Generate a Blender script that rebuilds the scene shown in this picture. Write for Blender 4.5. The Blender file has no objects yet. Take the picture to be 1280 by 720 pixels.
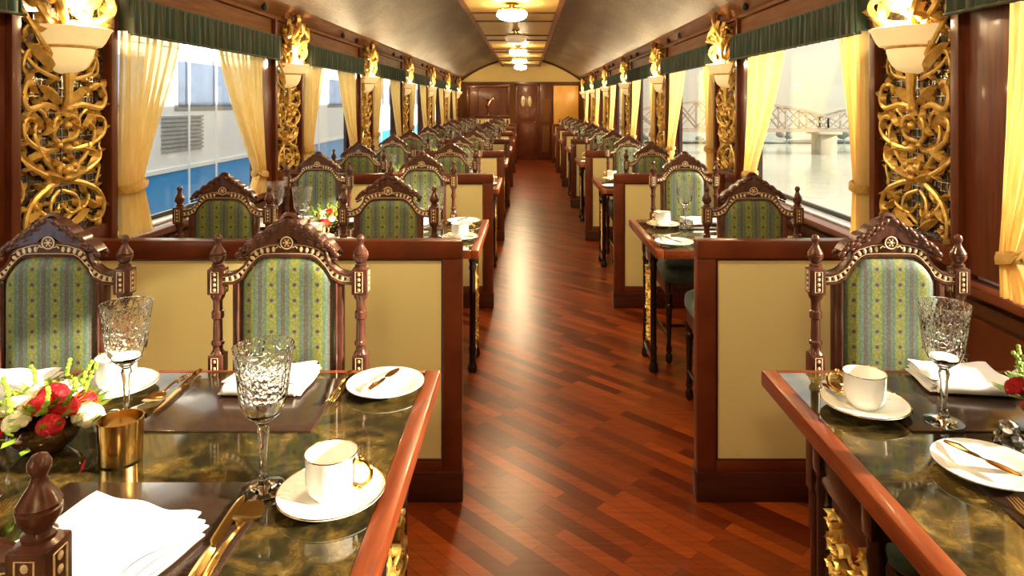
import bpy, bmesh, math, random
from mathutils import Vector, Matrix
PI = math.pi
R = random.Random(7)
SC = bpy.context.scene
COL = SC.collection

# ------------------------------------------------------------------ helpers
def tag(o, label=None, cat=None, group=None, kind=None):
    if label: o['label'] = label
    if cat: o['category'] = cat
    if group: o['group'] = group
    if kind: o['kind'] = kind
    return o

def empty(name, loc=(0, 0, 0), rz=0, label=None, cat=None, group=None):
    o = bpy.data.objects.new(name, None)
    COL.objects.link(o)
    o.empty_display_size = .05
    o.location = loc
    o.rotation_euler = (0, 0, rz)
    return tag(o, label, cat, group)

KIDS = {}
def kids(o):
    return KIDS.get(o.name, [])

def copy_tree(o, parent=None):
    c = o.copy()
    COL.objects.link(c)
    if parent is not None:
        c.parent = parent
        KIDS.setdefault(parent.name, []).append(c)
    for ch in list(kids(o)):
        copy_tree(ch, c)
    return c

class MB:
    def __init__(s):
        s.v = []; s.f = []
    def add(s, vs, fs):
        b = len(s.v)
        s.v += [tuple(p) for p in vs]
        s.f += [tuple(i + b for i in f) for f in fs]
        return s
    def box(s, x0, x1, y0, y1, z0, z1, c=0.0):
        if x0 > x1: x0, x1 = x1, x0
        if y0 > y1: y0, y1 = y1, y0
        if z0 > z1: z0, z1 = z1, z0
        if c <= 0:
            vs = [(x, y, z) for x in (x0, x1) for y in (y0, y1) for z in (z0, z1)]
            return s.add(vs, [(0,1,3,2),(4,6,7,5),(0,4,5,1),(2,3,7,6),(0,2,6,4),(1,5,7,3)])
        bm = bmesh.new()
        bmesh.ops.create_cube(bm, size=1)
        for v in bm.verts:
            v.co = Vector(((x0+x1)/2 + v.co.x*(x1-x0), (y0+y1)/2 + v.co.y*(y1-y0), (z0+z1)/2 + v.co.z*(z1-z0)))
        bmesh.ops.bevel(bm, geom=list(bm.edges), offset=c, segments=2, affect='EDGES', profile=.6)
        bm.verts.index_update()
        s.add([v.co for v in bm.verts], [[v.index for v in f.verts] for f in bm.faces])
        bm.free()
        return s
    def lathe(s, prof, seg=24, c=(0, 0, 0), a0=0, a1=2*PI, mod=None, sx=1, sy=1):
        full = abs((a1 - a0) - 2*PI) < 1e-6
        n = seg if full else seg + 1
        vs = []
        for (r, z) in prof:
            for i in range(n):
                a = a0 + (a1 - a0) * i / seg
                rr = r * (mod(a, z) if mod else 1)
                vs.append((c[0] + rr*math.cos(a)*sx, c[1] + rr*math.sin(a)*sy, c[2] + z))
        fs = []
        for k in range(len(prof) - 1):
            for i in range(seg):
                j = (i + 1) % n
                fs.append((k*n+i, k*n+j, (k+1)*n+j, (k+1)*n+i))
        if full:
            if prof[0][0] > 1e-5: fs.append(tuple(range(n))[::-1])
            if prof[-1][0] > 1e-5: fs.append(tuple((len(prof)-1)*n + i for i in range(n)))
        return s.add(vs, fs)
    def tube(s, pts, rad, seg=8, closed=False, flat=1.0, nrm=None):
        pts = [Vector(p) for p in pts]
        n = len(pts)
        if not hasattr(rad, '__len__'): rad = [rad]*n
        vs = []
        up = Vector(nrm) if nrm else None
        prevN = None
        for i, p in enumerate(pts):
            a = pts[(i-1) % n] if (closed or i > 0) else pts[0]
            b = pts[(i+1) % n] if (closed or i < n-1) else pts[-1]
            t = (b - a)
            if t.length < 1e-9: t = Vector((0, 0, 1))
            t.normalize()
            if up is not None:
                N = up - t*up.dot(t)
                if N.length < 1e-4: N = t.orthogonal()
                N.normalize()
            else:
                if prevN is None: N = t.orthogonal().normalized()
                else:
                    N = prevN - t*prevN.dot(t)
                    N = N.normalized() if N.length > 1e-6 else t.orthogonal().normalized()
                prevN = N
            B = t.cross(N)
            for k in range(seg):
                an = 2*PI*k/seg
                vs.append(p + (N*math.cos(an)*flat + B*math.sin(an))*rad[i])
        fs = []
        m = n if closed else n-1
        for i in range(m):
            for k in range(seg):
                j = (i+1) % n
                fs.append((i*seg+k, i*seg+(k+1) % seg, j*seg+(k+1) % seg, j*seg+k))
        if not closed:
            fs.append(tuple(range(seg))[::-1])
            fs.append(tuple((n-1)*seg+k for k in range(seg)))
        return s.add(vs, fs)
    def ball(s, c, r, seg=10, rings=6, sc=(1, 1, 1), rot=None):
        vs = []; fs = []
        M = rot if rot else Matrix.Identity(3)
        for i in range(rings+1):
            th = PI*i/rings
            for k in range(seg):
                ph = 2*PI*k/seg
                p = Vector((r*sc[0]*math.sin(th)*math.cos(ph), r*sc[1]*math.sin(th)*math.sin(ph), r*sc[2]*math.cos(th)))
                vs.append(M @ p + Vector(c))
        for i in range(rings):
            for k in range(seg):
                fs.append((i*seg+k, (i+1)*seg+k, (i+1)*seg+(k+1) % seg, i*seg+(k+1) % seg))
        return s.add(vs, fs)
    def prism(s, poly, y0, y1, ax='y'):
        """outline in (x,z) extruded along y (ax y), (x,y) along z (ax z), (y,z) along x (ax x)"""
        n = len(poly)
        def P(a, b, t):
            return {'y': (a, t, b), 'z': (a, b, t), 'x': (t, a, b)}[ax]
        vs = [P(a, b, y0) for a, b in poly] + [P(a, b, y1) for a, b in poly]
        fs = [tuple(range(n)), tuple(range(2*n-1, n-1, -1))]
        for i in range(n):
            j = (i+1) % n
            fs.append((i, n+i, n+j, j))
        return s.add(vs, fs)
    def band(s, A, B, y0, y1):
        """solid between two (x,z) polylines of equal length"""
        n = len(A)
        vs = [(a[0], y0, a[1]) for a in A] + [(b[0], y0, b[1]) for b in B] + [(a[0], y1, a[1]) for a in A] + [(b[0], y1, b[1]) for b in B]
        fs = []
        for i in range(n-1):
            fs += [(i, i+1, n+i+1, n+i), (2*n+i, 3*n+i, 3*n+i+1, 2*n+i+1), (i, 2*n+i, 2*n+i+1, i+1), (n+i, n+i+1, 3*n+i+1, 3*n+i)]
        fs += [(0, n, 3*n, 2*n), (n-1, 3*n-1, 4*n-1, 2*n-1)]
        return s.add(vs, fs)
    def grid(s, nu, nv, fn, flip=False):
        vs = [fn(i/nu, j/nv) for j in range(nv+1) for i in range(nu+1)]
        fs = []
        for j in range(nv):
            for i in range(nu):
                a = j*(nu+1)+i
                q = (a, a+1, a+nu+2, a+nu+1)
                fs.append(q[::-1] if flip else q)
        return s.add(vs, fs)
    def xform(s, M):
        s.v = [tuple(M @ Vector(p)) for p in s.v]
        return s
    def mesh(s, name, mat, smooth=True, angle=40):
        me = bpy.data.meshes.new(name)
        me.from_pydata(s.v, [], s.f)
        me.validate(clean_customdata=False)
        bm = bmesh.new(); bm.from_mesh(me)
        bmesh.ops.recalc_face_normals(bm, faces=bm.faces)
        ca = math.radians(angle)
        for f in bm.faces: f.smooth = smooth
        if smooth:
            for e in bm.edges:
                if len(e.link_faces) == 2 and e.calc_face_angle(0) > ca: e.smooth = False
        bm.to_mesh(me); bm.free()
        for m in (mat if isinstance(mat, (list, tuple)) else [mat]):
            me.materials.append(m)
        return me
    def build(s, name, mat, parent=None, smooth=True, angle=40, loc=None, rz=0):
        o = bpy.data.objects.new(name, s.mesh(name, mat, smooth, angle))
        COL.objects.link(o)
        if parent is not None:
            o.parent = parent
            KIDS.setdefault(parent.name, []).append(o)
        if loc: o.location = loc
        if rz: o.rotation_euler = (0, 0, rz)
        return o

def spline(pts, n=6):
    """Catmull-Rom through pts (any dimension)"""
    P = [Vector(p) for p in pts]
    P = [P[0]*2-P[1]] + P + [P[-1]*2-P[-2]]
    out = []
    for i in range(1, len(P)-2):
        for k in range(n):
            t = k/n
            a, b, c, d = P[i-1], P[i], P[i+1], P[i+2]
            out.append(.5*((2*b)+(c-a)*t+(2*a-5*b+4*c-d)*t*t+(3*b-a-3*c+d)*t**3))
    out.append(P[-2])
    return out

# ------------------------------------------------------------------ materials
def newmat(name):
    m = bpy.data.materials.new(name)
    m.use_nodes = True
    nt = m.node_tree
    for n in list(nt.nodes): nt.nodes.remove(n)
    out = nt.nodes.new('ShaderNodeOutputMaterial')
    b = nt.nodes.new('ShaderNodeBsdfPrincipled')
    nt.links.new(b.outputs[0], out.inputs[0])
    return m, nt, b, out

def ramp(nt, fac, stops):
    r = nt.nodes.new('ShaderNodeValToRGB')
    els = r.color_ramp.elements
    while len(els) < len(stops): els.new(.5)
    for e, (p, c) in zip(els, stops):
        e.position = p; e.color = (*c, 1)
    nt.links.new(fac, r.inputs[0])
    return r.outputs[0]

def texco(nt, scale=(1, 1, 1), rot=(0, 0, 0), kind='Object'):
    tc = nt.nodes.new('ShaderNodeTexCoord')
    mp = nt.nodes.new('ShaderNodeMapping')
    mp.inputs['Scale'].default_value = scale
    mp.inputs['Rotation'].default_value = rot
    nt.links.new(tc.outputs[kind], mp.inputs[0])
    return mp.outputs[0]

def noise(nt, vec, scale, detail=4, rough=.55, dist=0):
    n = nt.nodes.new('ShaderNodeTexNoise')
    n.inputs['Scale'].default_value = scale
    n.inputs['Detail'].default_value = detail
    n.inputs['Roughness'].default_value = rough
    n.inputs['Distortion'].default_value = dist
    nt.links.new(vec, n.inputs['Vector'])
    return n.outputs['Fac']

def bump(nt, b, h, strength=.3, dist=.01):
    bp = nt.nodes.new('ShaderNodeBump')
    bp.inputs['Strength'].default_value = strength
    bp.inputs['Distance'].default_value = dist
    nt.links.new(h, bp.inputs['Height'])
    nt.links.new(bp.outputs[0], b.inputs['Normal'])

def math_n(nt, op, a, b=None, c=None):
    n = nt.nodes.new('ShaderNodeMath'); n.operation = op
    for i, x in enumerate((a, b, c)):
        if x is None: continue
        if isinstance(x, (int, float)): n.inputs[i].default_value = x
        else: nt.links.new(x, n.inputs[i])
    return n.outputs[0]

def mixc(nt, fac, a, b, blend='MIX'):
    n = nt.nodes.new('ShaderNodeMix'); n.data_type = 'RGBA'; n.blend_type = blend
    for idx, x in ((0, fac), (6, a), (7, b)):
        if isinstance(x, (int, float)): n.inputs[idx].default_value = x
        elif isinstance(x, tuple): n.inputs[idx].default_value = (*x, 1)
        else: nt.links.new(x, n.inputs[idx])
    return n.outputs[2]

def simple(name, c1, c2=None, rough=.5, metal=0, scale=20, stretch=(1, 1, 1), bmp=0, bdist=.002, coat=0, kind='Object', emis=None, es=0, spec=.5, sheen=0, detail=4):
    m, nt, b, out = newmat(name)
    c2 = c2 or tuple(x*.8 for x in c1)
    v = texco(nt, stretch, kind=kind)
    n = noise(nt, v, scale, detail)
    nt.links.new(ramp(nt, n, [(.32, c2), (.68, c1)]), b.inputs['Base Color'])
    b.inputs['Roughness'].default_value = rough
    b.inputs['Metallic'].default_value = metal
    b.inputs['Coat Weight'].default_value = coat
    b.inputs['Coat Roughness'].default_value = .08
    b.inputs['Specular IOR Level'].default_value = spec
    b.inputs['Sheen Weight'].default_value = sheen
    if bmp: bump(nt, b, n, bmp, bdist)
    if emis:
        b.inputs['Emission Color'].default_value = (*emis, 1)
        b.inputs['Emission Strength'].default_value = es
    return m

M = {}
M['wood'] = simple('mahogany', (.165, .036, .012), (.090, .018, .007), .34, 0, 6, (1, 1, 1), .05, coat=.1, detail=8)
M['woodv'] = simple('mahogany_upright', (.14, .032, .012), (.070, .015, .006), .34, 0, 9, (6, 6, .5), .05, coat=.1, detail=8)
M['table_rim'] = simple('table_rim_wood', (.21, .045, .012), (.12, .022, .008), .3, 0, 9, (6, .6, 6), .04, coat=.1)
M['plinth'] = simple('plinth_wood', (.085, .021, .009), (.050, .012, .006), .35, 0, 9, (.6, 6, 6), .04, coat=.2)
M['chair_wood'] = simple('rosewood', (.115, .038, .024), (.045, .015, .010), .3, 0, 25, (3, 3, .7), .25, coat=.3)
M['black_wood'] = simple('ebonised_wood', (.018, .010, .008), (.008, .005, .004), .22, 0, 20, (3, 3, 1), 0, coat=.5)
M['ivory'] = simple('ivory_inlay', (.80, .62, .38), (.60, .42, .22), .4, 0, 200)
M['cream'] = simple('cream_wallcloth', (.82, .66, .285), (.77, .61, .25), .75, 0, 260, (1, 1, 1), .25, .0008)
M['gilt'] = simple('gilded_carving', (.92, .60, .17), (.60, .34, .06), .36, .55, 30, (1, 1, 1), .5, .004)
M['gold'] = simple('polished_gold', (.90, .58, .19), (.80, .46, .12), .17, 1, 15)
M['china'] = simple('white_china', (.90, .87, .80), (.86, .82, .74), .16, 0, 5, coat=.5)
M['napkin'] = simple('white_linen', (.90, .86, .82), (.82, .77, .73), .85, 0, 400, bmp=.25, bdist=.0006, sheen=.2)
M['mat'] = simple('brown_placemat', (.050, .026, .017), (.030, .016, .011), .20, 0, 60, (1, 4, 1), .08, .001, coat=.3)
M['frieze'] = simple('frieze_wood', (.22, .085, .024), (.14, .048, .014), .6, 0, 7, (6, .5, 6), .04, coat=0)
M['backing'] = simple('dark_backing', (.16, .12, .075), (.035, .022, .012), .22, .55, 60)
M['knob'] = simple('black_knob', (.02, .014, .01), None, .3, 0, 10)
M['valance'] = simple('green_valance', (.012, .055, .038), (.055, .045, .018), .85, 0, 16, (4, 4, .5), .4, .004, sheen=.15)
M['seatgreen'] = simple('green_seat', (.060, .105, .055), (.028, .060, .036), .65, 0, 40, (1, 1, 1), .2, .002, sheen=.2)
M['ceil_gold'] = simple('ceiling_gold', (.52, .32, .085), (.44, .26, .065), .42, 0, 2.2)
M['lunette'] = simple('lunette_cream', (.62, .44, .14), (.56, .38, .11), .6, 0, 2)
M['orange_panel'] = simple('amber_panel', (.92, .46, .06), (.80, .36, .04), .35, 0, 5, (5, 5, .6))
M['petal_r'] = simple('red_petal', (.55, .008, .012), (.32, .002, .006), .6, 0, 90, spec=.3)
M['petal_w'] = simple('white_petal', (.92, .84, .58), (.82, .74, .42), .6, 0, 60, spec=.3)
M['petal_p'] = simple('blush_petal', (.95, .50, .36), (.85, .32, .22), .6, 0, 60, spec=.3)
M['leaf'] = simple('fresh_leaf', (.40, .52, .05), (.14, .28, .02), .5, 0, 50)
M['bronze'] = simple('bronze_glass', (.14, .062, .016), (.035, .014, .006), .10, .5, 22, coat=.6)
M['wax'] = simple('cream_wax', (.9, .8, .6), None, .5)
M['steel_window'] = simple('window_gasket', (.02, .02, .02), None, .4)
M['sill_white'] = simple('pale_ledge', (.74, .70, .66), None, .3)
M['coach_white'] = simple('coach_white', (.88, .93, .96), (.82, .88, .92), .35, 0, 3)
M['coach_blue'] = simple('coach_blue', (.002, .30, .80), (.002, .26, .72), .3, 0, 2)
M['coach_glass'] = simple('coach_window', (.09, .13, .22), (.06, .09, .16), .5, 0, 3)
M['coach_grey'] = simple('coach_grey', (.38, .42, .46), (.30, .34, .38), .4, 0, 6)
M['ground'] = simple('pale_ballast', (.66, .62, .56), (.48, .44, .38), .95, 0, 14, bmp=.6, bdist=.03)
M['bank'] = simple('hazy_bank', (.20, .23, .20), (.15, .18, .16), .95, 0, .2)
M['bridge'] = simple('bridge_steel', (.32, .27, .22), (.27, .225, .18), .8, 0, 2)
M['pier'] = simple('bridge_pier', (.47, .41, .32), (.41, .35, .27), .9, 0, .5)
M['mirror'] = simple('door_glass', (.75, .62, .36), (.45, .34, .16), .12, .4, 9)
M['chrome'] = simple('silver_cap', (.75, .72, .68), None, .15, 1)

for _k, _sp in (('wood', .28), ('woodv', .28), ('frieze', .12), ('plinth', .25), ('table_rim', .35), ('chair_wood', .4)):
    _b = [n for n in M[_k].node_tree.nodes if n.type == 'BSDF_PRINCIPLED'][0]
    _b.inputs['Specular IOR Level'].default_value = _sp
    _b.inputs['Specular Tint'].default_value = (1, .82, .60, 1)
def mat_floor():
    m, nt, b, out = newmat('parquet')
    v = texco(nt, (1, 1, 1), (0, 0, math.radians(45)))
    br = nt.nodes.new('ShaderNodeTexBrick')
    br.offset = .37; br.offset_frequency = 2; br.squash = 1
    br.inputs['Scale'].default_value = 1
    br.inputs['Brick Width'].default_value = .40
    br.inputs['Row Height'].default_value = .056
    br.inputs['Mortar Size'].default_value = .0009
    br.inputs['Mortar Smooth'].default_value = .1
    br.inputs['Bias'].default_value = -.1
    br.inputs['Color1'].default_value = (.11, .016, .005, 1)
    br.inputs['Color2'].default_value = (.40, .078, .012, 1)
    br.inputs['Mortar'].default_value = (.05, .012, .006, 1)
    nt.links.new(v, br.inputs['Vector'])
    v2 = texco(nt, (1.5, 22, 1), (0, 0, math.radians(45)))
    g = noise(nt, v2, 3, 6, .6, .4)
    gc = ramp(nt, g, [(.25, (.62, .58, .58)), (.75, (1.2, 1.15, 1.1))])
    col = mixc(nt, 1.0, br.outputs['Color'], gc, 'MULTIPLY')
    nt.links.new(col, b.inputs['Base Color'])
    b.inputs['Roughness'].default_value = .28
    b.inputs['Specular IOR Level'].default_value = .32
    b.inputs['Specular Tint'].default_value = (1, .78, .48, 1)
    v3 = texco(nt, (1, 1, 1))
    bump(nt, b, noise(nt, v3, 5, 2), .06, .02)
    return m
M['floor'] = mat_floor()

def mat_marble():
    m, nt, b, out = newmat('olive_gold_marble')
    v = texco(nt, (1, 1, 1))
    n1 = noise(nt, v, 9, 7, .62, .9)
    n2 = noise(nt, v, 34, 5, .7, .2)
    f = math_n(nt, 'ADD', math_n(nt, 'MULTIPLY', n1, .72), math_n(nt, 'MULTIPLY', n2, .28))
    c = ramp(nt, f, [(.36, (.008, .006, .003)), (.47, (.030, .024, .009)), (.56, (.095, .058, .014)), (.66, (.22, .15, .04)), (.80, (.11, .10, .04))])
    nt.links.new(c, b.inputs['Base Color'])
    b.inputs['Roughness'].default_value = .06
    b.inputs['IOR'].default_value = 1.6
    b.inputs['Coat Weight'].default_value = .2
    b.inputs['Coat Roughness'].default_value = .03
    return m
M['marble'] = mat_marble()

def mat_ceiling():
    m, nt, b, out = newmat('brushed_ceiling')
    v = texco(nt, (1, .35, 1))
    n1 = noise(nt, v, 2.6, 6, .62, .5)
    v2 = texco(nt, (4, 1, 4), (0, 0, .5))
    n2 = noise(nt, v2, 14, 5, .7, .3)
    f = math_n(nt, 'ADD', math_n(nt, 'MULTIPLY', n1, .6), math_n(nt, 'MULTIPLY', n2, .4))
    c = ramp(nt, f, [(.32, (.085, .055, .036)), (.5, (.17, .12, .078)), (.7, (.32, .25, .165))])
    nt.links.new(c, b.inputs['Base Color'])
    b.inputs['Metallic'].default_value = .5
    b.inputs['Roughness'].default_value = .42
    bump(nt, b, n2, .25, .01)
    return m
M['ceiling'] = mat_ceiling()

def mat_fabric(back=False):
    """striped brocade: blue-grey and brown stripes, olive bands with navy motifs"""
    m, nt, b, out = newmat('striped_brocade')
    tc = nt.nodes.new('ShaderNodeTexCoord')
    sp = nt.nodes.new('ShaderNodeSeparateXYZ')
    nt.links.new(tc.outputs['Object'], sp.inputs[0])
    fx = math_n(nt, 'FRACT', math_n(nt, 'ADD', math_n(nt, 'DIVIDE', sp.outputs[0], .0635), 20.14))
    fz = math_n(nt, 'FRACT', math_n(nt, 'ADD', math_n(nt, 'DIVIDE', sp.outputs[2], .043), 20.3))
    ax = math_n(nt, 'ABSOLUTE', math_n(nt, 'SUBTRACT', fx, .5))   # 0 at band middle
    az = math_n(nt, 'ABSOLUTE', math_n(nt, 'SUBTRACT', fz, .5))
    base = ramp(nt, ax, [(0, (.21, .20, .030)), (.20, (.19, .20, .035)), (.23, (.08, .13, .075)), (.40, (.10, .145, .11)), (.43, (.09, .065, .045)), (.5, (.11, .08, .055))])
    vo = nt.nodes.new('ShaderNodeTexVoronoi'); vo.inputs['Scale'].default_value = 140
    nt.links.new(tc.outputs['Object'], vo.inputs['Vector'])
    mot = ramp(nt, vo.outputs['Distance'], [(.25, (1.25, 1.2, 1.1)), (.6, (.65, .75, .8))])
    base = mixc(nt, .8, base, mot, 'MULTIPLY')
    dx = math_n(nt, 'MULTIPLY', ax, .0635); dz = math_n(nt, 'MULTIPLY', az, .043)
    d = math_n(nt, 'SQRT', math_n(nt, 'ADD', math_n(nt, 'MULTIPLY', dx, dx), math_n(nt, 'MULTIPLY', dz, dz)))
    dot = math_n(nt, 'LESS_THAN', d, .0052)
    col = mixc(nt, dot, base, (.025, .025, .07))
    nt.links.new(col, b.inputs['Base Color'])
    b.inputs['Roughness'].default_value = .55
    b.inputs['Sheen Weight'].default_value = .25
    bump(nt, b, vo.outputs['Distance'], .2, .001)
    return m
M['brocade'] = mat_fabric()

def mat_curtain():
    m, nt, b, out = newmat('gold_sheer')
    v = texco(nt, (1, 1, .3))
    n = noise(nt, v, 30, 3)
    c = ramp(nt, n, [(.3, (.85, .63, .26)), (.7, (.92, .75, .38))])
    nt.nodes.remove(b)
    df = nt.nodes.new('ShaderNodeBsdfDiffuse'); tl = nt.nodes.new('ShaderNodeBsdfTranslucent'); tr = nt.nodes.new('ShaderNodeBsdfTransparent')
    tr.inputs[0].default_value = (1, .93, .72, 1)
    nt.links.new(c, df.inputs[0]); nt.links.new(c, tl.inputs[0])
    m1 = nt.nodes.new('ShaderNodeMixShader'); m1.inputs[0].default_value = .36
    m2 = nt.nodes.new('ShaderNodeMixShader'); m2.inputs[0].default_value = .24
    nt.links.new(df.outputs[0], m1.inputs[1]); nt.links.new(tl.outputs[0], m1.inputs[2])
    nt.links.new(m1.outputs[0], m2.inputs[1]); nt.links.new(tr.outputs[0], m2.inputs[2])
    nt.links.new(m2.outputs[0], out.inputs[0])
    return m
M['curtain'] = mat_curtain()

def mat_pane():
    m, nt, b, out = newmat('window_pane')
    nt.nodes.remove(b)
    tr = nt.nodes.new('ShaderNodeBsdfTransparent'); gl = nt.nodes.new('ShaderNodeBsdfGlossy')
    tr.inputs[0].default_value = (.97, .98, .97, 1)
    gl.inputs['Roughness'].default_value = .02
    fr = nt.nodes.new('ShaderNodeLayerWeight'); fr.inputs[0].default_value = .5
    fac = math_n(nt, 'ADD', math_n(nt, 'MULTIPLY', math_n(nt, 'POWER', fr.outputs['Facing'], 5.0), .45), .03)
    mx = nt.nodes.new('ShaderNodeMixShader')
    nt.links.new(fac, mx.inputs[0]); nt.links.new(tr.outputs[0], mx.inputs[1]); nt.links.new(gl.outputs[0], mx.inputs[2])
    nt.links.new(mx.outputs[0], out.inputs[0])
    return m
M['pane'] = mat_pane()

def mat_crystal(cut=False):
    m, nt, b, out = newmat('cut_crystal' if cut else 'clear_crystal')
    b.inputs['Base Color'].default_value = (1, 1, 1, 1)
    b.inputs['Roughness'].default_value = .0
    b.inputs['Transmission Weight'].default_value = 1
    b.inputs['IOR'].default_value = 1.5
    if cut:
        v = texco(nt, (1, 1, .8))
        vo = nt.nodes.new('ShaderNodeTexVoronoi'); vo.inputs['Scale'].default_value = 115
        nt.links.new(v, vo.inputs['Vector'])
        sx = nt.nodes.new('ShaderNodeSeparateXYZ'); nt.links.new(v, sx.inputs[0])
        mask = math_n(nt, 'GREATER_THAN', sx.outputs[2], .176*.8)
        bump(nt, b, math_n(nt, 'MULTIPLY', vo.outputs['Distance'], mask), .5, .004)
    return m
M['crystal'] = mat_crystal(); M['cut'] = mat_crystal(True)

def mat_emit(name, col, s, base=(.9, .85, .7)):
    m, nt, b, out = newmat(name)
    b.inputs['Base Color'].default_value = (*base, 1)
    b.inputs['Roughness'].default_value = .3
    b.inputs['Emission Color'].default_value = (*col, 1)
    b.inputs['Emission Strength'].default_value = s
    v = texco(nt); nt.links.new(ramp(nt, noise(nt, v, 20), [(.3, base), (.7, tuple(x*.95 for x in base))]), b.inputs['Base Color'])
    return m
M['lampglass'] = mat_emit('lit_lamp_glass', (1, .80, .48), 108)
M['lampdim'] = mat_emit('unlit_lamp_glass', (1, .8, .5), .15, (.75, .62, .45))
M['sconce'] = mat_emit('sconce_alabaster', (1, .68, .28), .5, (.86, .70, .40))
M['sconce_far'] = mat_emit('lit_sconce_alabaster', (1, .80, .48), 1.7, (.88, .72, .46))

def mat_water():
    m, nt, b, out = newmat('river_water')
    b.inputs['Specular IOR Level'].default_value = .35
    b.inputs['Roughness'].default_value = .12
    v = texco(nt, (1, .35, 1))
    n = noise(nt, v, .8, 5)
    nt.links.new(ramp(nt, n, [(.3, (.27, .28, .22)), (.7, (.33, .33, .26))]), b.inputs['Base Color'])
    bump(nt, b, n, .22, .25)
    return m
M['water'] = mat_water()

# ------------------------------------------------------------------ dimensions
XL, XR = -1.80, 1.52           # wall faces
XC = (XL + XR) / 2
PITCH = 2.42
PIER0 = 2.60                   # pier centre beside the first divider
YS, YE = -2.30, 18.2
PIERS = [PIER0 + PITCH*k for k in range(-2, 7)]
NB = 7
TZ = .767                      # table top height
ORD = ['first', 'second', 'third', 'fourth', 'fifth', 'sixth', 'seventh']
SIDE = {'L': 'four-seat', 'R': 'two-seat'}
def struct(o, label, cat): return tag(o, label, cat, kind='structure')

# ------------------------------------------------------------------ shell
b = MB(); b.box(XL-.15, XR+.15, YS-.1, YE+.1, -.12, 0)
struct(b.build('floor', M['floor'], smooth=False), 'glossy red-brown diagonal parquet floor', 'floor')

def ceil_z(x): return 2.72 - .55*((x - XC)/1.56)**2
b = MB()
xs = [XL-.02 + (XR-XL+.04)*i/36 for i in range(37)]
b.grid(36, 1, lambda u, v: (XL-.02+(XR-XL+.04)*u, YS-.1+(YE-YS+.2)*v, ceil_z(XL-.02+(XR-XL+.04)*u)))
b.grid(36, 1, lambda u, v: (XL-.02+(XR-XL+.04)*u, YS-.1+(YE-YS+.2)*v, ceil_z(XL-.02+(XR-XL+.04)*u)+.06))
b.box(XL-.15, XL-.02, YS-.1, YE+.1, 2.08, 2.2); b.box(XR+.02, XR+.15, YS-.1, YE+.1, 2.08, 2.2)
struct(b.build('ceiling', M['ceiling']), 'arched brushed bronze-silver ceiling', 'ceiling')

HALF = .30                     # pier half width
WZ0, WZ1 = .90, 1.90
def opening(i): return PIERS[i]+HALF, PIERS[i+1]-HALF
for side, X, nm in ((-1, XL, 'wall_left'), (1, XR, 'wall_right')):
    b = MB()
    o, i = (X - .12, X) if side < 0 else (X, X + .12)
    b.box(o, i, YS, YE, 0, WZ0); b.box(o, i, YS, YE, WZ1, 2.24)
    edges = [YS] + [e for k in range(len(PIERS)-1) for e in opening(k)] + [YE]
    for k in range(0, len(edges), 2):
        b.box(o, i, edges[k], edges[k+1], WZ0, WZ1)
    struct(b.build(nm, M['wood'], smooth=False), 'polished mahogany carriage wall with window openings', 'wall')
    s = -side                  # inward sign
    def bx(mb, d0, d1, y0, y1, z0, z1, c=0): mb.box(X+s*d0, X+s*d1, y0, y1, z0, z1, c)
    # cornice and frieze
    b = MB()
    prof = [(0, 1.94), (.03, 1.94), (.03, 2.08), (.055, 2.085), (.055, 2.105), (.045, 2.11), (.07, 2.14), (.12, 2.165), (.13, 2.185), (.13, 2.21), (.16, 2.22), (.17, 2.24), (.17, 2.26), (0, 2.26)]
    n = len(prof)
    b.prism([(X + s*d, z) for d, z in prof], YS, YE)
    struct(b.build('trim_'+('1' if side < 0 else '2'), M['frieze']), 'long moulded wooden cornice along the car', 'cornice')
    b = MB(); bx(b, 0, .02, YS, YE, 0, .14, 0); bx(b, 0, .03, YS, YE, .80, .84, 0)
    struct(b.build('baseboard_'+('left' if side < 0 else 'right'), M['plinth'], smooth=False), 'dark wooden skirting along the wall', 'baseboard')

# centre ceiling panel
b = MB()
px0, px1 = -.64, .36
b.prism([(px0-.1, 2.70), (px0, 2.48), (px0, 2.46), (px0+.05, 2.46), (px0+.05, 2.475), (px1-.05, 2.475), (px1-.05, 2.46), (px1, 2.46), (px1, 2.48), (px1+.1, 2.70)], YS, YE-.35)
tr_ = struct(b.build('trim_3', M['frieze'], smooth=False), 'dropped centre panel frame of the ceiling', 'ceiling panel')
b = MB(); b.box(px0+.05, px1-.05, YS, YE-.37, 2.468, 2.474)
b.build('panel_face', M['ceil_gold'], tr_, smooth=False)['label'] = 'tan gold ceiling panel'
for k in range(-4, 5):
    for d in (-.37, .37):
        y = 7.63 + PITCH*k + d
        if YS < y < YE-.45:
            b = MB(); b.box(px0+.04, px1-.04, y-.03, y+.03, 2.455, 2.472, .004)
            b.build('cross_bar', M['plinth'], tr_, smooth=False)

# end walls
b = MB()
arch = [(XL, 0), (XR, 0), (XR, 2.05)] + [(XL, 2.05)]
b.prism(arch, YE, YE+.1)
struct(b.build('wall_far', M['frieze'], smooth=False), 'panelled wooden end wall of the car', 'wall')
b = MB()
poly = [(XL, 2.05), (XR, 2.05)] + [(XR-(XR-XL)*i/24, ceil_z(XR-(XR-XL)*i/24)) for i in range(25)]
b.prism(poly, YE-.005, YE+.1)
struct(b.build('wall_far_arch', M['lunette'], smooth=False), 'arched cream lunette above the end wall', 'wall')
b = MB(); pts = [(XR-.02-(XR-XL-.04)*i/24, YE-.02, ceil_z(XR-.02-(XR-XL-.04)*i/24)-.02) for i in range(25)]
b.tube(pts, .03, 6); b.box(XL+.02, XR-.02, YE-.05, YE, 2.03, 2.07)
struct(b.build('trim_4', M['plinth']), 'dark moulding around the cream lunette', 'moulding')
b = MB(); b.prism([(XL-.1, 0), (XR+.1, 0), (XR+.1, 2.8), (XL-.1, 2.8)], YS-.1, YS)
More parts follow.
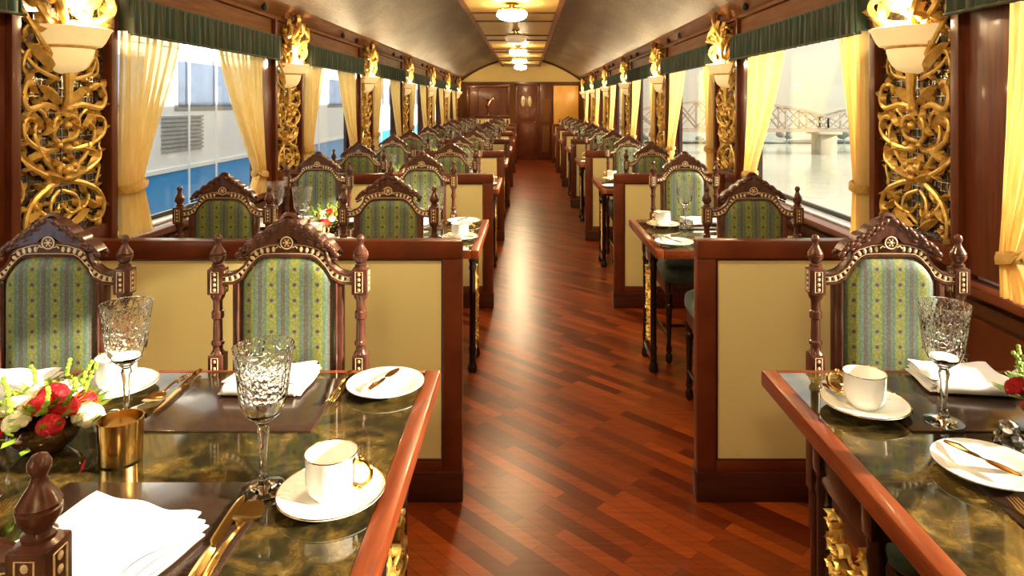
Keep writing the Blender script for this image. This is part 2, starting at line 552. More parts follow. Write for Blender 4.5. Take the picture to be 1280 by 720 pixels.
struct(b.build('wall_near', M['woodv'], smooth=False), 'wooden end wall behind the viewer', 'wall')

# far door
d = empty('door_1', (.03, YE, 0)); struct(d, 'dark wooden end door with small oval glass', 'door')
b = MB(); b.box(-.27, .27, -.05, -.005, 0, 1.97, .008)
for z0, z1 in ((.12, .95), (1.02, 1.2)): b.box(-.2, .2, -.062, -.05, z0, z1, .006)
leaf_ = b.build('door_panel', M['wood'], d)
b = MB(); b.box(-.33, -.27, -.07, -.005, 0, 2.03, .006); b.box(.27, .33, -.07, -.005, 0, 2.03, .006); b.box(-.33, .33, -.07, -.005, 1.97, 2.03, .006)
b.build('door_frame', M['woodv'], d)
for dx in (-.09, .09):
    b = MB(); b.lathe([(0, -.01), (1, -.01), (1, .01), (0, .01)], 20); b.v = [(x*.05+dx-.03, y0*.6-.058, z*.14+1.55) for x, z, y0 in b.v]
    b.build('door_glass', M['mirror'], leaf_)
b = MB(); b.ball((.2, -.09, 1.0), .022); b.build('door_handle', M['gold'], d)

# end wall fittings: framed carved niche (four-seat side), pilaster and amber panel (two-seat side)
t = empty('display_cabinet', (-1.02, YE, 0), 0, 'wall cabinet with glass tray display beside the end door', 'cabinet')
b = MB(); b.box(-.58, .58, -.16, -.005, 1.1, 1.18, .008); b.box(-.58, .58, -.14, -.005, 1.92, 2.0, .008)
b.box(-.58, -.5, -.14, -.005, 1.18, 1.92, .006); b.box(.5, .58, -.14, -.005, 1.18, 1.92, .006); b.box(-.3, -.27, -.12, -.005, 1.18, 1.92); b.box(.30, .33, -.12, -.005, 1.18, 1.92)
b.build('frame', M['woodv'], t)
b = MB(); b.box(-.5, .5, -.03, -.006, 1.18, 1.92); b.build('back_panel', M['wood'], t, smooth=False)
b = MB(); b.box(-.58, .58, -.12, -.005, .0, 1.1, .01); b.build('cream_front', M['cream'], t)
t = empty('gilt_epergne', (-1.02, YE-.085, 1.18), 0, 'gilt fountain-shaped ornament inside the end wall cabinet', 'ornament')
b = MB(); b.lathe([(.05, 0), (.05, .01), (.012, .03), (.012, .2), (.08, .25), (.085, .26), (.01, .25), (.01, .38), (.04, .42), (.0, .43)], 16, sy=.45); b.build('stem', M['gold'], t)
b = MB()
for sx in (-1, 1):
    b.tube(spline([(0, 0, .25), (sx*.08, 0, .42), (sx*.13, 0, .47), (sx*.14, 0, .40)]), .006, 6)
b.build('arms', M['gold'], t)
t = empty('amber_wall_panel', (1.06, YE, 0), 0, 'glowing amber wood panel on the end wall, two-seat side', 'wall panel')
b = MB(); b.box(-.36, .36, -.04, -.005, .1, 2.0, .008); b.build('frame', M['woodv'], t)
b = MB(); b.box(-.33, .33, -.05, -.038, .95, 1.97, .004); b.build('panel', M['orange_panel'], t)
t = empty('pilaster', (.52, YE, 0), 0, 'narrow panelled wooden pilaster beside the end door', 'pilaster')
b = MB(); b.box(-.16, .16, -.06, -.005, 0, 2.02, .01); b.build('body', M['woodv'], t)
b = MB(); b.box(-.1, .1, -.072, -.058, 1.0, 1.62, .008); b.box(-.1, .1, -.072, -.058, .2, .9, .008); b.build('raised_panel', M['frieze'], t)

# ------------------------------------------------------------------ windows
WN = 0
def make_window(side, i):
    global WN
    WN += 1
    y0, y1 = opening(i)
    X = XL if side < 0 else XR
    s = -side
    t = empty('window_%d' % WN, (X, (y0+y1)/2, 0)); struct(t, 'large carriage window between two gilded piers', 'window')
    h = (y1-y0)/2
    def bx(mb, d0, d1, a0, a1, z0, z1, c=0): mb.box(s*d0, s*d1, a0, a1, z0, z1, c)
    b = MB()
    bx(b, 0, .025, -h-.005, -h+.045, WZ0+.03, WZ1, .004); bx(b, 0, .035, h-.225, h+.005, WZ0+.03, WZ1, .004); bx(b, 0, .025, -h+.045, h-.045, WZ1-.05, WZ1, .004)
    b.build('window_frame', M['woodv'], t)
    b = MB(); bx(b, -.05, .075, -h-.02, h+.02, WZ0-.025, WZ0+.005, .006); b.build('window_sill', M['wood'], t)
    b = MB(); bx(b, -.075, -.005, -h, h, WZ0+.006, WZ0+.016, .002); b.build('ledge', M['sill_white'], t)
    b = MB()
    bx(b, -.1, -.08, -h, h, WZ0, WZ0+.035); bx(b, -.1, -.08, -h, h, WZ1-.03, WZ1); bx(b, -.1, -.08, -h, -h+.03, WZ0, WZ1); bx(b, -.1, -.08, h-.03, h, WZ0, WZ1)
    b.build('gasket', M['steel_window'], t, smooth=False)
    b = MB(); bx(b, -.094, -.088, -h+.02, h-.02, WZ0+.02, WZ1-.02); b.build('window_pane', M['pane'], t, smooth=False)
    return t
for i in range(len(PIERS)-1):
    for side in (-1, 1): make_window(side, i)

# ------------------------------------------------------------------ gilded pier panel (local: x along wall, -y out, z up)
def filigree(mb, strokes, sx, sz, z0, rad, depth, mirror=True, x0=0):
    for st in strokes:
        pts, r0, r1 = st[0], st[1], st[2]
        bulge = st[3] if len(st) > 3 else .35
        sp = spline(pts, 5)
        n = len(sp)
        for sgn in ((-1, 1) if mirror else (1,)):
            P = [(x0 + sgn*p[0]*sx, -depth*(.35 + bulge*math.sin(PI*i/(n-1))), z0 + p[1]*sz) for i, p in enumerate(sp)]
            rr = [rad*(r0 + (r1-r0)*i/(n-1)) * (1 if i else .7) for i in range(n)]
            mb.tube(P, rr, 6, flat=.75, nrm=(0, 1, 0))
            e = P[-1]
            mb.ball(e, rr[-1]*1.35, 8, 5)
            for q in range(3, n-2, 3):
                T = (Vector(P[q+1])-Vector(P[q-1])).normalized()
                for sd_ in ((1,) if q % 2 else (-1,)):
                    a = math.atan2(T.z, T.x) + sd_*.75
                    leaf(mb, P[q][0], P[q][2], a, max(.006, rr[q])*4.4, rr[q]*1.1, P[q][1]+.004, both=False)

def leaf(mb, x, z, ang, ln, w, y, both=True):
    for sgn in ((-1, 1) if both else (1,)):
        a = ang if sgn > 0 else PI-ang
        dx, dz = math.cos(a), math.sin(a)
        n = 6
        vs = []; fs = []
        for i in range(n+1):
            t = i/n
            ww = w*math.sin(PI*min(1, t*.93+.07))**.7
            cx, cz = sgn*x + dx*ln*t, z + dz*ln*t
            yy = y - .35*ln*math.sin(PI*t)*.35
            vs += [(cx - dz*ww, yy+.012, cz + dx*ww), (cx, yy-.008, cz), (cx + dz*ww, yy+.012, cz - dx*ww), (cx, yy+.02, cz)]
        for i in range(n):
            q = i*4
            for k in range(4):
                fs.append((q+k, q+(k+1) % 4, q+4+(k+1) % 4, q+4+k))
        mb.add(vs, fs)

SCROLL = [  # right-hand half, x 0..1 outwards, z 0..1 from the foot
 ([(0, .20), (.35, .185), (.75, .14), (.93, .08), (.90, .02), (.72, .005), (.62, .035)], 1.5, .8, .6),
 ([(.02, .16), (.28, .13), (.34, .08), (.16, .06), (.04, .10)], .9, .6, .4),
 ([(.05, .02), (.25, .06), (.5, .08), (.62, .12), (.5, .145)], 1.0, .6, .4),
 ([(.0, .205), (.45, .23), (.85, .28), (.98, .34)], 1.4, .7, .6),
 ([(.0, .24), (.28, .255), (.6, .33), (.72, .40), (.62, .44), (.50, .41)], 1.2, .7, .5),
 ([(.05, .33), (.5, .335), (.9, .38), (.97, .44), (.8, .465), (.72, .43)], 1.3, .8, .6),
 ([(.02, .25), (.18, .235), (.22, .27), (.08, .29)], 1.1, .8, .7),
 ([(.02, .36), (.25, .38), (.3, .44), (.14, .47), (.03, .44)], 1.2, .8, .5),
 ([(.3, .40), (.42, .47), (.66, .50), (.92, .47)], .9, .6, .3),
 ([(.05, .50), (.45, .515), (.85, .50), (.98, .545), (.88, .60), (.68, .595), (.66, .56)], 1.4, .9, .6),
 ([(.10, .53), (.2, .56), (.42, .555), (.45, .53)], 1.0, .6, .4),
 ([(.02, .62), (.34, .63), (.66, .66), (.93, .74)], 1.2, .6, .5),
 ([(.55, .66), (.62, .72), (.82, .72), (.88, .66), (.74, .635)], .9, .7, .3),
 ([(.08, .64), (.3, .70), (.6, .76), (.9, .86), (.98, .94)], 1.5, .8, .7),
 ([(.5, .80), (.7, .84), (.9, .80), (.8, .765)], 1.0, .6, .4),
 ([(.98, .12), (.86, .17), (.95, .24), (.80, .26)], .9, .6, .2),
 ([(.98, .40), (.90, .36), (.75, .36)], .8, .5, .2),
]
def make_pier():
    root = empty('gilded_pier_panel', (0, 0, 0))
    b = MB(); b.box(-HALF+.02, HALF-.02, -.02, 0, .98, 2.08); b.build('backing', M['backing'], root, smooth=False)
    b = MB()
    for sx in (-1, 1): b.box(sx*(HALF-.045), sx*HALF, -.06, 0, .90, 2.10, .006)
    b.box(-HALF+.045, HALF-.045, -.045, 0, .93, 1.0, .006)
    b.build('frame', M['woodv'], root)
    b = MB()
    z0, sz = 1.02, .92
    filigree(b, SCROLL, .235, sz, z0, .0092, .05)
    b.tube([(0, -.035, z0+.47*sz), (0, -.05, z0+.55*sz), (0, -.05, z0+.68*sz)], [.02, .014, .022], 8)
    for (x, z, a, l, w) in ((.0, .20, .3, .14, .022), (.10, .33, -.3, .11, .02), (.02, .52, .55, .13, .024), (.0, .66, .95, .15, .03), (.05, .66, .55, .17, .03), (.13, .10, -.5, .09, .018), (.12, .42, .9, .08, .016), (.03, .0, .5, .12, .02), (.15, .24, .9, .09, .016), (.1, .74, 1.2, .14, .022), (.03, .44, -.5, .09, .016)):
        leaf(b, x, z0 + z*sz, a, l, w, -.035)
    for (x, z, r) in ((0, .245, .022), (0, .21, .016), (0, .335, .018), (0, .43, .017), (0, .50, .02), (.035, .262, .015), (.045, .35, .013)):
        for sgn in ((-1, 1) if x else (1,)): b.ball((sgn*x, -.045, z0+z*sz), r, 10, 6)
    b.build('carving', M['gilt'], root)
    # thin lattice seen through the lower openings
    b = MB()
    for i in range(13):
        x = -.22+.44*i/12
        b.box(x-.0015, x+.0015, -.024, -.021, 1.02, 1.62)
    for i in range(20):
        z = 1.03+.031*i
        b.box(-.235, .235, -.024, -.021, z-.0015, z+.0015)
    b.build('lattice', M['chrome'], root, smooth=False)
    # high relief figure above the lamp
    b = MB()
    rr = random.Random(3)
    filigree(b, [([(0, .0), (.4, .05), (.75, .3), (.6, .5), (.35, .42)], 1.5, .9, 1.0), ([(.1, .2), (.5, .55), (.85, .7), (.7, .95), (.4, .85)], 1.4, .8, 1.1),
                 ([(0, .5), (.25, .8), (.1, 1.05), (0, .95)], 1.5, .9, 1.2), ([(.2, .0), (.7, .02), (.95, .2), (.85, .42)], 1.2, .7, .6)], .22, .27, 1.80, .014, .09)
    for (x, z, a, l, w) in ((0, 1.84, 1.2, .2, .035), (.05, 1.86, .7, .17, .03), (.08, 1.95, .3, .12, .028), (.02, 1.95, 1.3, .14, .03)):
        leaf(b, x, z, a, l, w, -.08)
    b.ball((0, -.09, 1.95), .045, 12, 8, (1, .8, 1.25)); b.ball((0, -.10, 2.01), .022, 10, 6)
    for k in range(10): b.ball((rr.uniform(-.12, .12), -.07-rr.uniform(0, .03), rr.uniform(1.84, 2.04)), rr.uniform(.012, .022), 8, 5)
    b.build('crest_carving', M['gilt'], root)
    b = MB(); b.box(-.16, .16, -.075, 0, 2.10, 2.20, .012); b.box(-.19, .19, -.10, 0, 2.185, 2.215, .006)
    b.tube(spline([(0, -.09, 2.19), (0, -.12, 2.12), (0, -.08, 2.06)]), [.03]*13, 8)
    b.build('bracket', M['frieze'], root)
    return root
pier0 = make_pier()

def make_sconce():
    root = empty('wall_sconce', (0, 0, 0))
    prof = [(.010, 1.612), (.035, 1.615), (.068, 1.628), (.084, 1.645), (.097, 1.672), (.103, 1.698), (.104, 1.708)]
    top = [(.100, 1.716), (.128, 1.719), (.140, 1.735), (.158, 1.775), (.166, 1.785), (.160, 1.787), (.150, 1.775), (.130, 1.735), (.10, 1.72)]
    b = MB(); b.lathe(prof, 28, (0, -.028, 0), PI, 2*PI); b.lathe([(max(0, r-.006), z+.005) for r, z in prof][::-1], 28, (0, -.028, 0), PI, 2*PI)
    b.build('lower_bowl', M['sconce'], root)
    b = MB(); b.lathe(top, 28, (0, -.028, 0), PI, 2*PI); b.build('upper_bowl', M['sconce'], root)
    b = MB(); b.tube([(.106*math.cos(a), -.028+.106*math.sin(a), 1.713) for a in [PI+PI*i/20 for i in range(21)]], .0065, 6)
    b.ball((0, -.04, 1.61), .014, 10, 6); b.box(-.10, .10, -.03, 0, 1.62, 1.77, .004)
    b.build('gilt_band', M['gilt'], root)
    b = MB(); b.ball((0, -.085, 1.765), .022, 12, 8); b.build('bulb', M['lampglass'], root)
    return root
sconce0 = make_sconce()

def place(proto, first, loc, rz, label, cat, group):
    o = proto if first else copy_tree(proto)
    o.location = loc; o.rotation_euler = (0, 0, rz)
    return tag(o, label, cat, group)

first = True
for n, y in enumerate(PIERS):
    for side, X in ((-1, XL), (1, XR)):
        rz = PI/2 if side < 0 else -PI/2
        sd = SIDE['L' if side < 0 else 'R']
        if n == 0: continue
        w = 'beside the viewer' if n == 1 else ORD[n-2] + ' from the front'
        place(pier0, first, (X, y, 0), rz, 'carved gilt scrollwork pier panel, %s side, %s' % (sd, w), 'carved panel', 'gilded panels between the windows')
        place(sconce0, first, (X, y, 0), rz, 'two-tier alabaster bowl wall light, %s side, %s' % (sd, w), 'wall light', 'alabaster wall lights on the piers')
        first = False
        s = -side
        ld = bpy.data.lights.new('sconce_glow', 'POINT'); ld.energy = 20; ld.color = (1, .76, .44); ld.shadow_soft_size = .03
        lo = bpy.data.objects.new('sconce_glow', ld); COL.objects.link(lo); lo.location = (X+s*.13, y, 1.83)
        tag(lo, kind='helper')

# ------------------------------------------------------------------ curtains and valances (local as pier)
def make_curtain(w_top, waist, zw, folds, seed, name='curtain'):
    """outer edge at x=0, extends to +x"""
    root = empty(name, (0, 0, 0))
    rr = random.Random(seed)
    z1, z0 = 1.84, .915
    ph = [rr.uniform(-.5, .5) for _ in range(6)]
    def width(z):
        if z >= zw:
            t = (z - zw)/(z1 - zw)
            return waist + (w_top - waist)*(1 - (1-t)**1.8)*(.55+.45*t) if t < 1 else w_top
        t = (zw - z)/(zw - z0)
        return waist + (.10)*(t**.7)
    def fn(u, v):
        z = z0 + (z1-z0)*v
        w = width(z)
        k = min(1, w/w_top)
        a = .010 + .016*(1-k)
        uu = u + .035*math.sin(2*PI*u*2+ph[0])*(.5)
        y = -.06 + a*math.sin(2*PI*folds*uu + ph[1] + .5*math.sin(v*4+ph[2])) + .006*math.sin(2*PI*folds*2.3*uu + ph[3]) - .012*(1-k)
        return (w*u, y, z)
    b = MB(); b.grid(72, 46, fn)
    b.build('drape', M['curtain'], root)
    b = MB()
    P = []
    for i in range(24):
        a = 2*PI*i/24
        P.append((waist*.5 + (waist*.5+.012)*math.cos(a), -.07 + .042*math.sin(a), zw + .012*math.cos(a)))
    b.tube(P, .022, 6, closed=True, flat=.35, nrm=(math.sqrt(.5), math.sqrt(.5), 0))
    b.build('tieback', M['tie'], root)
    return root
M['tie'] = simple('gold_tieback', (.62, .36, .07), (.45, .24, .04), .5, 0, 60)
curA = make_curtain(.48, .12, 1.14, 7, 1)
curB = make_curtain(.66, .13, 1.04, 9, 2)
def mirror_x(o):
    c = copy_tree(o); c.scale.x = -1; return c
def make_valance():
    root = empty('window_valance', (0, 0, 0))
    h = PITCH/2 - HALF - .012
    def fn(u, v):
        x = -h + 2*h*u
        z = 1.955 - .155*v - .006*abs(math.sin(u*PI*24))*v
        return (x, -.105 - .010*math.sin(u*2*PI*36)*(.25+.75*v) - .004*math.sin(u*2*PI*61), z)
    b = MB(); b.grid(288, 6, fn); b.grid(288, 6, lambda u, v: (fn(u, v)[0], fn(u, v)[1]+.012, fn(u, v)[2]), flip=True)
    b.box(-h, h, -.105, -.035, 1.95, 1.962); b.box(-h, -h+.006, -.105, -.035, 1.81, 1.955); b.box(h-.006, h, -.105, -.035, 1.81, 1.955)
    d_ = b.build('drapery', M['valance'], root)
    b = MB(); b.tube([(-h+2*h*i/60, -.115-.004*math.sin(i*2.1), 1.797) for i in range(61)], .006, 5); b.build('fringe', M['tie_dark'], root)
    return root
M['tie_dark'] = simple('olive_fringe', (.07, .07, .03), (.03, .04, .02), .8, 0, 200)
val0 = make_valance()
first = True
for n in range(0, len(PIERS)-1):
    y0, y1 = opening(n)
    for side, X in ((-1, XL), (1, XR)):
        sd = SIDE['L' if side < 0 else 'R']
        rz = PI/2 if side < 0 else -PI/2
        w = ('beside the viewer' if n == 1 else 'behind the viewer') if n < 2 else ORD[n-2] + ' window from the front'
        place(val0, first, (X, (y0+y1)/2, 0), rz, 'pleated dark green valance, %s side, %s' % (sd, w), 'valance', 'green valances over the windows')
        # near curtain / far curtain: on the two-seat side local +x runs towards the viewer
        for far in (0, 1):
            if n == 1 and side > 0 and not far: continue
            plus = (far == 0) == (side < 0)
            src = curB if far else curA
            if first and not far: c = src
            elif first and far: c = src
            else: c = copy_tree(src)
            c.scale.x = (1 if plus else -1)*(.5 if (n == 1 and not far) else .62 if (n == 1 and side > 0) else (.48 if (side > 0 and not far) else 1))
            c.location = (X, (y1-.24 if far else y0+.02), 0); c.rotation_euler = (0, 0, rz)
            tag(c, 'tied sheer golden curtain, %s edge, %s side, %s' % ('far' if far else 'near', sd, w), 'curtain', 'tied gold curtains')
        first = False
# small dark knobs on the cornice
kb = MB(); kb.lathe([(0, -.03), (.014, -.028), (.022, -.016), (.022, .0), (.012, .012), (.012, .02)], 14)
kn0 = None
for n in range(2, len(PIERS)-1):
    yc = sum(opening(n))/2
    for side, X in ((-1, XL), (1, XR)):
        for j, dd in enumerate((.1, .62)):
            if kn0 is None: kn0 = o = kb.build('cornice_knob', M['knob'])
            else: o = kn0.copy(); COL.objects.link(o)
            o.location = (X - side*.095, yc+dd, 2.133)
            tag(o, 'small black knob under the cornice, %s side, %s window, %s of two' % (SIDE['L' if side < 0 else 'R'], ORD[n-2], ('nearer', 'farther')[j]), 'knob', 'black knobs under the cornice')

# ------------------------------------------------------------------ ceiling lamps
def make_lamp(lit=True):
    root = empty('ceiling_lamp', (0, 0, 0))
    b = MB(); b.lathe([(.05, 2.468), (.06, 2.46), (.03, 2.452), (.028, 2.43), (.10, 2.42), (.118, 2.405), (.122, 2.395), (.10, 2.395)], 28)
    for k in range(8):
        a = 2*PI*k/8; b.ball((.118*math.cos(a), .118*math.sin(a), 2.41), .012, 8, 5)
    b.build('gold_mount', M['gold'], root)
    b = MB(); b.lathe([(.120, 2.395), (.140, 2.385), (.147, 2.365), (.140, 2.34), (.115, 2.318), (.07, 2.303), (.02, 2.298), (0, 2.297)], 32)
    b.build('glass_dome', M['lampglass' if lit else 'lampdim'], root)
    return root
lamp_lit = make_lamp(); lamp_off = make_lamp(False)
first = True
for k in range(-3, 5):
    y = 6.60 + PITCH*k
    if k == 1: o = lamp_off
    else:
        o = lamp_lit if first else copy_tree(lamp_lit); first = False
    o.location = (XC, y, 0)
    w = {-3: 'behind the viewer', -2: 'overhead of the first tables', -1: 'over the second tables', 0: 'first lamp seen from the front', 1: 'unlit one, second seen', 2: 'third seen', 3: 'fourth seen', 4: 'farthest of all'}[k]
    tag(o, 'flat glass dome ceiling lamp on gold mount, %s' % w, 'ceiling lamp', 'dome lamps along the ceiling')

# ------------------------------------------------------------------ seat dividers
DIV0 = 2.56
def make_divider(x0, x1):
    """x0 = wall end, x1 = aisle end"""
    root = empty('seat_divider', (0, 0, 0))
    w = .072; s = 1 if x1 > x0 else -1
    b = MB()
    b.box(x1-s*w, x1, 0, .055, .11, .913, .006); b.box(x0, x0+s*w, 0, .055, .11, .913, .004)
    b.box(x0, x1, -.003, .058, .913, .983, .008)
    b.box(x0+s*w, x1-s*w, 0, .055, .11, .15, .004)
    b.build('frame', M['wood'], root)
    b = MB(); b.box(x0, x1+s*.004, -.006, .061, 0, .112, .006); b.build('plinth', M['plinth'], root)
    b = MB(); b.box(x0+s*w, x1-s*w, .012, .043, .15, .913); b.build('panel', M['cream'], root, smooth=False)
    b = MB()
    for yy in (.009, .046):
        a0, a1 = x0+s*(w+.004), x1-s*(w+.004)
        b.tube([(a0, yy, .154), (a1, yy, .154), (a1, yy, .909), (a0, yy, .909)], .005, 6, closed=True)
    b.build('bead', M['plinth'], root)
    return root
dvL, dvR = make_divider(XL+.064, -.243), make_divider(XR-.064, .643)
for k in range(-1, NB):
    w = 'beside the viewer' if k < 0 else '%s from the front' % ORD[k]
    for pr, sd in ((dvL, 'L'), (dvR, 'R')):
        place(pr, k == -1, (0, DIV0+PITCH*k, 0), 0, 'low mahogany divider with cream panel, %s side, %s' % (SIDE[sd], w), 'divider', 'low dividers between the bays')

# ------------------------------------------------------------------ chairs
def make_chair():
    """back plane at y=0, sitter faces -y"""
    root = empty('dining_chair', (0, 0, 0))
    PX = .20
    def prof(r, z0, z1, n=1): return [(r, z0), (r, z1)]
    for sx in (-1, 1):
        b = MB()
        c = (sx*PX, 0, 0)
        b.lathe([(.012, 0), (.018, .02), (.020, .05), (.012, .07), (.016, .09), (.013, .30), (.018, .31), (.018, .42)], 14, c)
        b.box(sx*PX-.02, sx*PX+.02, -.02, .02, .42, .56, .003)
        b.lathe([(.018, .56), (.012, .575), (.0125, .72), (.018, .725), (.020, .74)], 14, c)
        b.box(sx*PX-.02, sx*PX+.02, -.02, .02, .745, .80, .003)
        b.lathe([(.020, .80), (.013, .812), (.0135, .822), (.0175, .826), (.0175, .834), (.013, .838), (.012, .895), (.0165, .90), (.0165, .918), (.0125, .922), (.0125, .948), (.018, .956), (.021, .967)], 14, c)
        b.box(sx*PX-.0215, sx*PX+.0215, -.0215, .0215, .967, 1.04, .004)
        b.lathe([(.022, 1.04), (.016, 1.044), (.017, 1.049), (.012, 1.053), (.014, 1.056), (.0205, 1.067), (.0215, 1.075), (.0195, 1.0765), (.0195, 1.079), (.0212, 1.0805), (.0165, 1.089), (.0100, 1.099), (.0072, 1.108), (.0085, 1.1115), (.0112, 1.117), (.0112, 1.123), (.0075, 1.130), (0, 1.133)], 28, c)
        po = b.build('back_post', M['chair_wood'], root)
        b = MB()
        for yy in (-.0222, .0222):
            for (z0, z1, hw) in ((.975, 1.032, .010), (.755, .793, .009)):
                cx = sx*PX
                b.tube([(cx-hw, yy, z0), (cx+hw, yy, z0), (cx+hw, yy, z1), (cx-hw, yy, z1)], .0012, 4, closed=True)
                n = 4 if z1-z0 > .05 else 2
                for i in range(n): b.ball((cx, yy, z0+(z1-z0)*(i+.5)/n), .0045, 6, 4, (1, .4, 1.1))
        for xx in (-.0222, .0222):
            b.tube([(sx*PX+xx, -.010, .975), (sx*PX+xx, .010, .975), (sx*PX+xx, .010, 1.032), (sx*PX+xx, -.010, 1.032)], .0012, 4, closed=True)
            for i in range(4): b.ball((sx*PX+xx, 0, .975+.057*(i+.5)/4), .0045, 6, 4, (.4, 1, 1.1))
        b.build('inlay', M['ivory'], po)
    # arched frame
    outer = [(0, 1.118), (.05, 1.113), (.085, 1.102), (.103, 1.088), (.108, 1.068), (.120, 1.050), (.140, 1.034), (.163, 1.026), (.182, 1.026)]
    inner = [(0, 1.074), (.04, 1.074), (.068, 1.072), (.083, 1.064), (.095, 1.052), (.108, 1.038), (.124, 1.012), (.150, .998), (.182, .996)]
    A = [(-x, z) for x, z in outer[::-1]] + outer[1:]
    B = [(-x, z) for x, z in inner[::-1]] + inner[1:]
    b = MB(); b.band(A, B, -.015, .015)
    for sx in (-1, 1):
        b.box(sx*.127, sx*.153, -.016, .016, .56, 1.015, .004)
        b.tube([(sx*.136, -.018, .6), (sx*.136, -.018, 1.0)], .004, 6)
    b.box(-.153, .153, -.015, .015, .56, .60, .004)
    b.box(-.2, -.15, -.010, .010, .575, .60); b.box(.15, .2, -.010, .010, .575, .60)
    for yy in (-.016, .016):
        b.tube([(x, yy, z-.003) for x, z in A], .0042, 6); b.tube([(x, yy, z+.002) for x, z in B], .0042, 6)
    fr = b.build('back_frame', M['chair_wood'], root)
    b = MB()
    mid = [((a[0]+c[0])/2, (a[1]+c[1])/2) for a, c in zip(outer, inner)]
    sp = spline([(p[0], p[1], 0) for p in mid], 8)
    L = [0]
    for i in range(1, len(sp)): L.append(L[-1]+(sp[i]-sp[i-1]).length)
    def at(s):
        for i in range(1, len(sp)):
            if L[i] >= s:
                t = (s-L[i-1])/(L[i]-L[i-1]); p = sp[i-1].lerp(sp[i], t); d = (sp[i]-sp[i-1]).normalized(); return p, d
        return sp[-1], (sp[-1]-sp[-2]).normalized()
    for sx in (-1, 1):
        for yy in (-.0165, .0165):
            s = .038
            while s < L[-1]-.006:
                p, d = at(s); an = math.atan2(d.y, d.x)
                rot = Matrix.Rotation(-an if sx > 0 else an, 3, 'Y')
                b.ball((sx*p.x, yy, p.y), .0068, 7, 4, (.75, .35, 1.2), rot)
                s += .0165
            for q in (.3, .7): pass
    for yy in (-.0175, .0175):
        for off in (.0085,):
            for C_, sg in ((A, -1), (B, 1)):
                b.tube([(x, yy, z + sg*off) for x, z in C_], .0011, 4)
    b.build('inlay', M['ivory'], fr)
    # crest
    top = [(0, 1.180), (.018, 1.178), (.034, 1.172), (.044, 1.160), (.056, 1.158), (.066, 1.148), (.072, 1.140), (.086, 1.138), (.096, 1.128), (.101, 1.118), (.114, 1.116), (.128, 1.104), (.138, 1.090)]
    bot = [(0, 1.130), (.012, 1.130), (.022, 1.124), (.03, 1.115), (.04, 1.111), (.05, 1.110), (.06, 1.108), (.07, 1.106), (.08, 1.103), (.09, 1.10), (.10, 1.096), (.12, 1.090), (.136, 1.086)]
    A2 = [(-x, z) for x, z in top[::-1]] + top[1:]
    B2 = [(-x, z) for x, z in bot[::-1]] + bot[1:]
    b = MB(); b.band(A2, B2, -.021, .021)
    for i, (x, z) in enumerate(top[1:]):
        for sx in (-1, 1):
            for yy in (-.02, .02):
                an = .7
                b.ball((sx*(x-.004), yy, z-.008), .011, 7, 5, (1.2, .55, .7), Matrix.Rotation(.7*sx, 3, 'Y'))
                if i % 2: b.ball((sx*(x-.006), yy, z-.022), .008, 6, 4, (1.3, .5, .6), Matrix.Rotation(.4*sx, 3, 'Y'))
    b.tube(spline([(-.022, 0, 1.172), (-.012, 0, 1.184), (0, 0, 1.187), (.012, 0, 1.184), (.022, 0, 1.172)], 3), .008, 6)
    cr = b.build('crest', M['chair_wood'], root)
    for yy, s in ((-.0215, -1), (.0215, 1)):
        b = MB()
        ring = lambda r, t: b.tube([(r*math.cos(2*PI*i/20), yy, 1.113+r*math.sin(2*PI*i/20)) for i in range(20)], t, 5, closed=True)
        ring(.0165, .0020)
        b.ball((0, yy, 1.113), .0055, 8, 5, (1, .5, 1))
        for k in range(6):
            a = 2*PI*k/6; b.ball((.009*math.cos(a), yy, 1.113+.009*math.sin(a)), .0026, 6, 4, (1, .4, 1))
        for sx in (-1, 1): b.tube([(sx*.016, yy, 1.100), (sx*.024, yy, 1.104), (sx*.030, yy, 1.098)], .0018, 5)
        b.build('rosette', M['ivory'], cr)
        b = MB(); b.add(*disc(.020, s*.0215, s*.012, 1.113)); b.build('boss', M['chair_wood'], cr)
    # upholstered back
    b = MB()
    def topz(x):
        x = abs(x)
        for (xa, za), (xb, zb) in zip(inner, inner[1:]):
            if x <= xb: return za + (zb-za)*(x-xa)/max(1e-6, xb-xa)
        return 1.0
    def up(sg):
        def fn(u, v):
            x = -.128 + .256*u
            zt = topz(x)+.002
            z = .598 + (zt-.598)*v
            e = min(1, min(u, 1-u)*.256/.03)*min(1, min(v, 1-v)*.47/.03)
            e = max(0, e)
            return (x, sg*(.008 + .018*math.sqrt(e)), z)
        return fn
    b.grid(24, 24, up(-1)); b.grid(24, 24, up(1), flip=True)
    b.build('upholstered_back', M['brocade'], root)
    # seat
    b = MB()
    def cushion(sx_, y0, y1, z0, z1):
        def se(u, v):
            return None
        n = 18; m_ = 10
        vs = []; fs = []
        for j in range(m_+1):
            ph = -PI/2 + PI*j/m_
            cz, cr_ = math.sin(ph), math.cos(ph)
            zz = (z0+z1)/2 + (z1-z0)/2*(abs(cz)**.7)*(1 if cz > 0 else -1)
            for i in range(n*2):
                a = 2*PI*i/(n*2)
                ca, sa = math.cos(a), math.sin(a)
                ex = .28
                px_ = math.copysign(abs(ca)**ex, ca)*sx_*(cr_**.22 if cr_ > 1e-6 else 0)
                py_ = (y0+y1)/2 + math.copysign(abs(sa)**ex, sa)*(y1-y0)/2*(cr_**.22 if cr_ > 1e-6 else 0)
                vs.append((px_*(1 if py_ > (y0+y1)/2 else 1.04), py_, zz))
        for j in range(m_):
            for i in range(n*2):
                k = (i+1) % (n*2)
                fs.append((j*n*2+i, j*n*2+k, (j+1)*n*2+k, (j+1)*n*2+i))
        return vs, fs
    b.add(*cushion(.205, -.46, -.022, .455, .565)); b.build('seat', M['seatgreen'], root)
    b = MB(); b.box(-.195, .195, -.445, -.425, .40, .47, .004); b.box(-.2, .2, -.012, .012, .42, .47, .003)
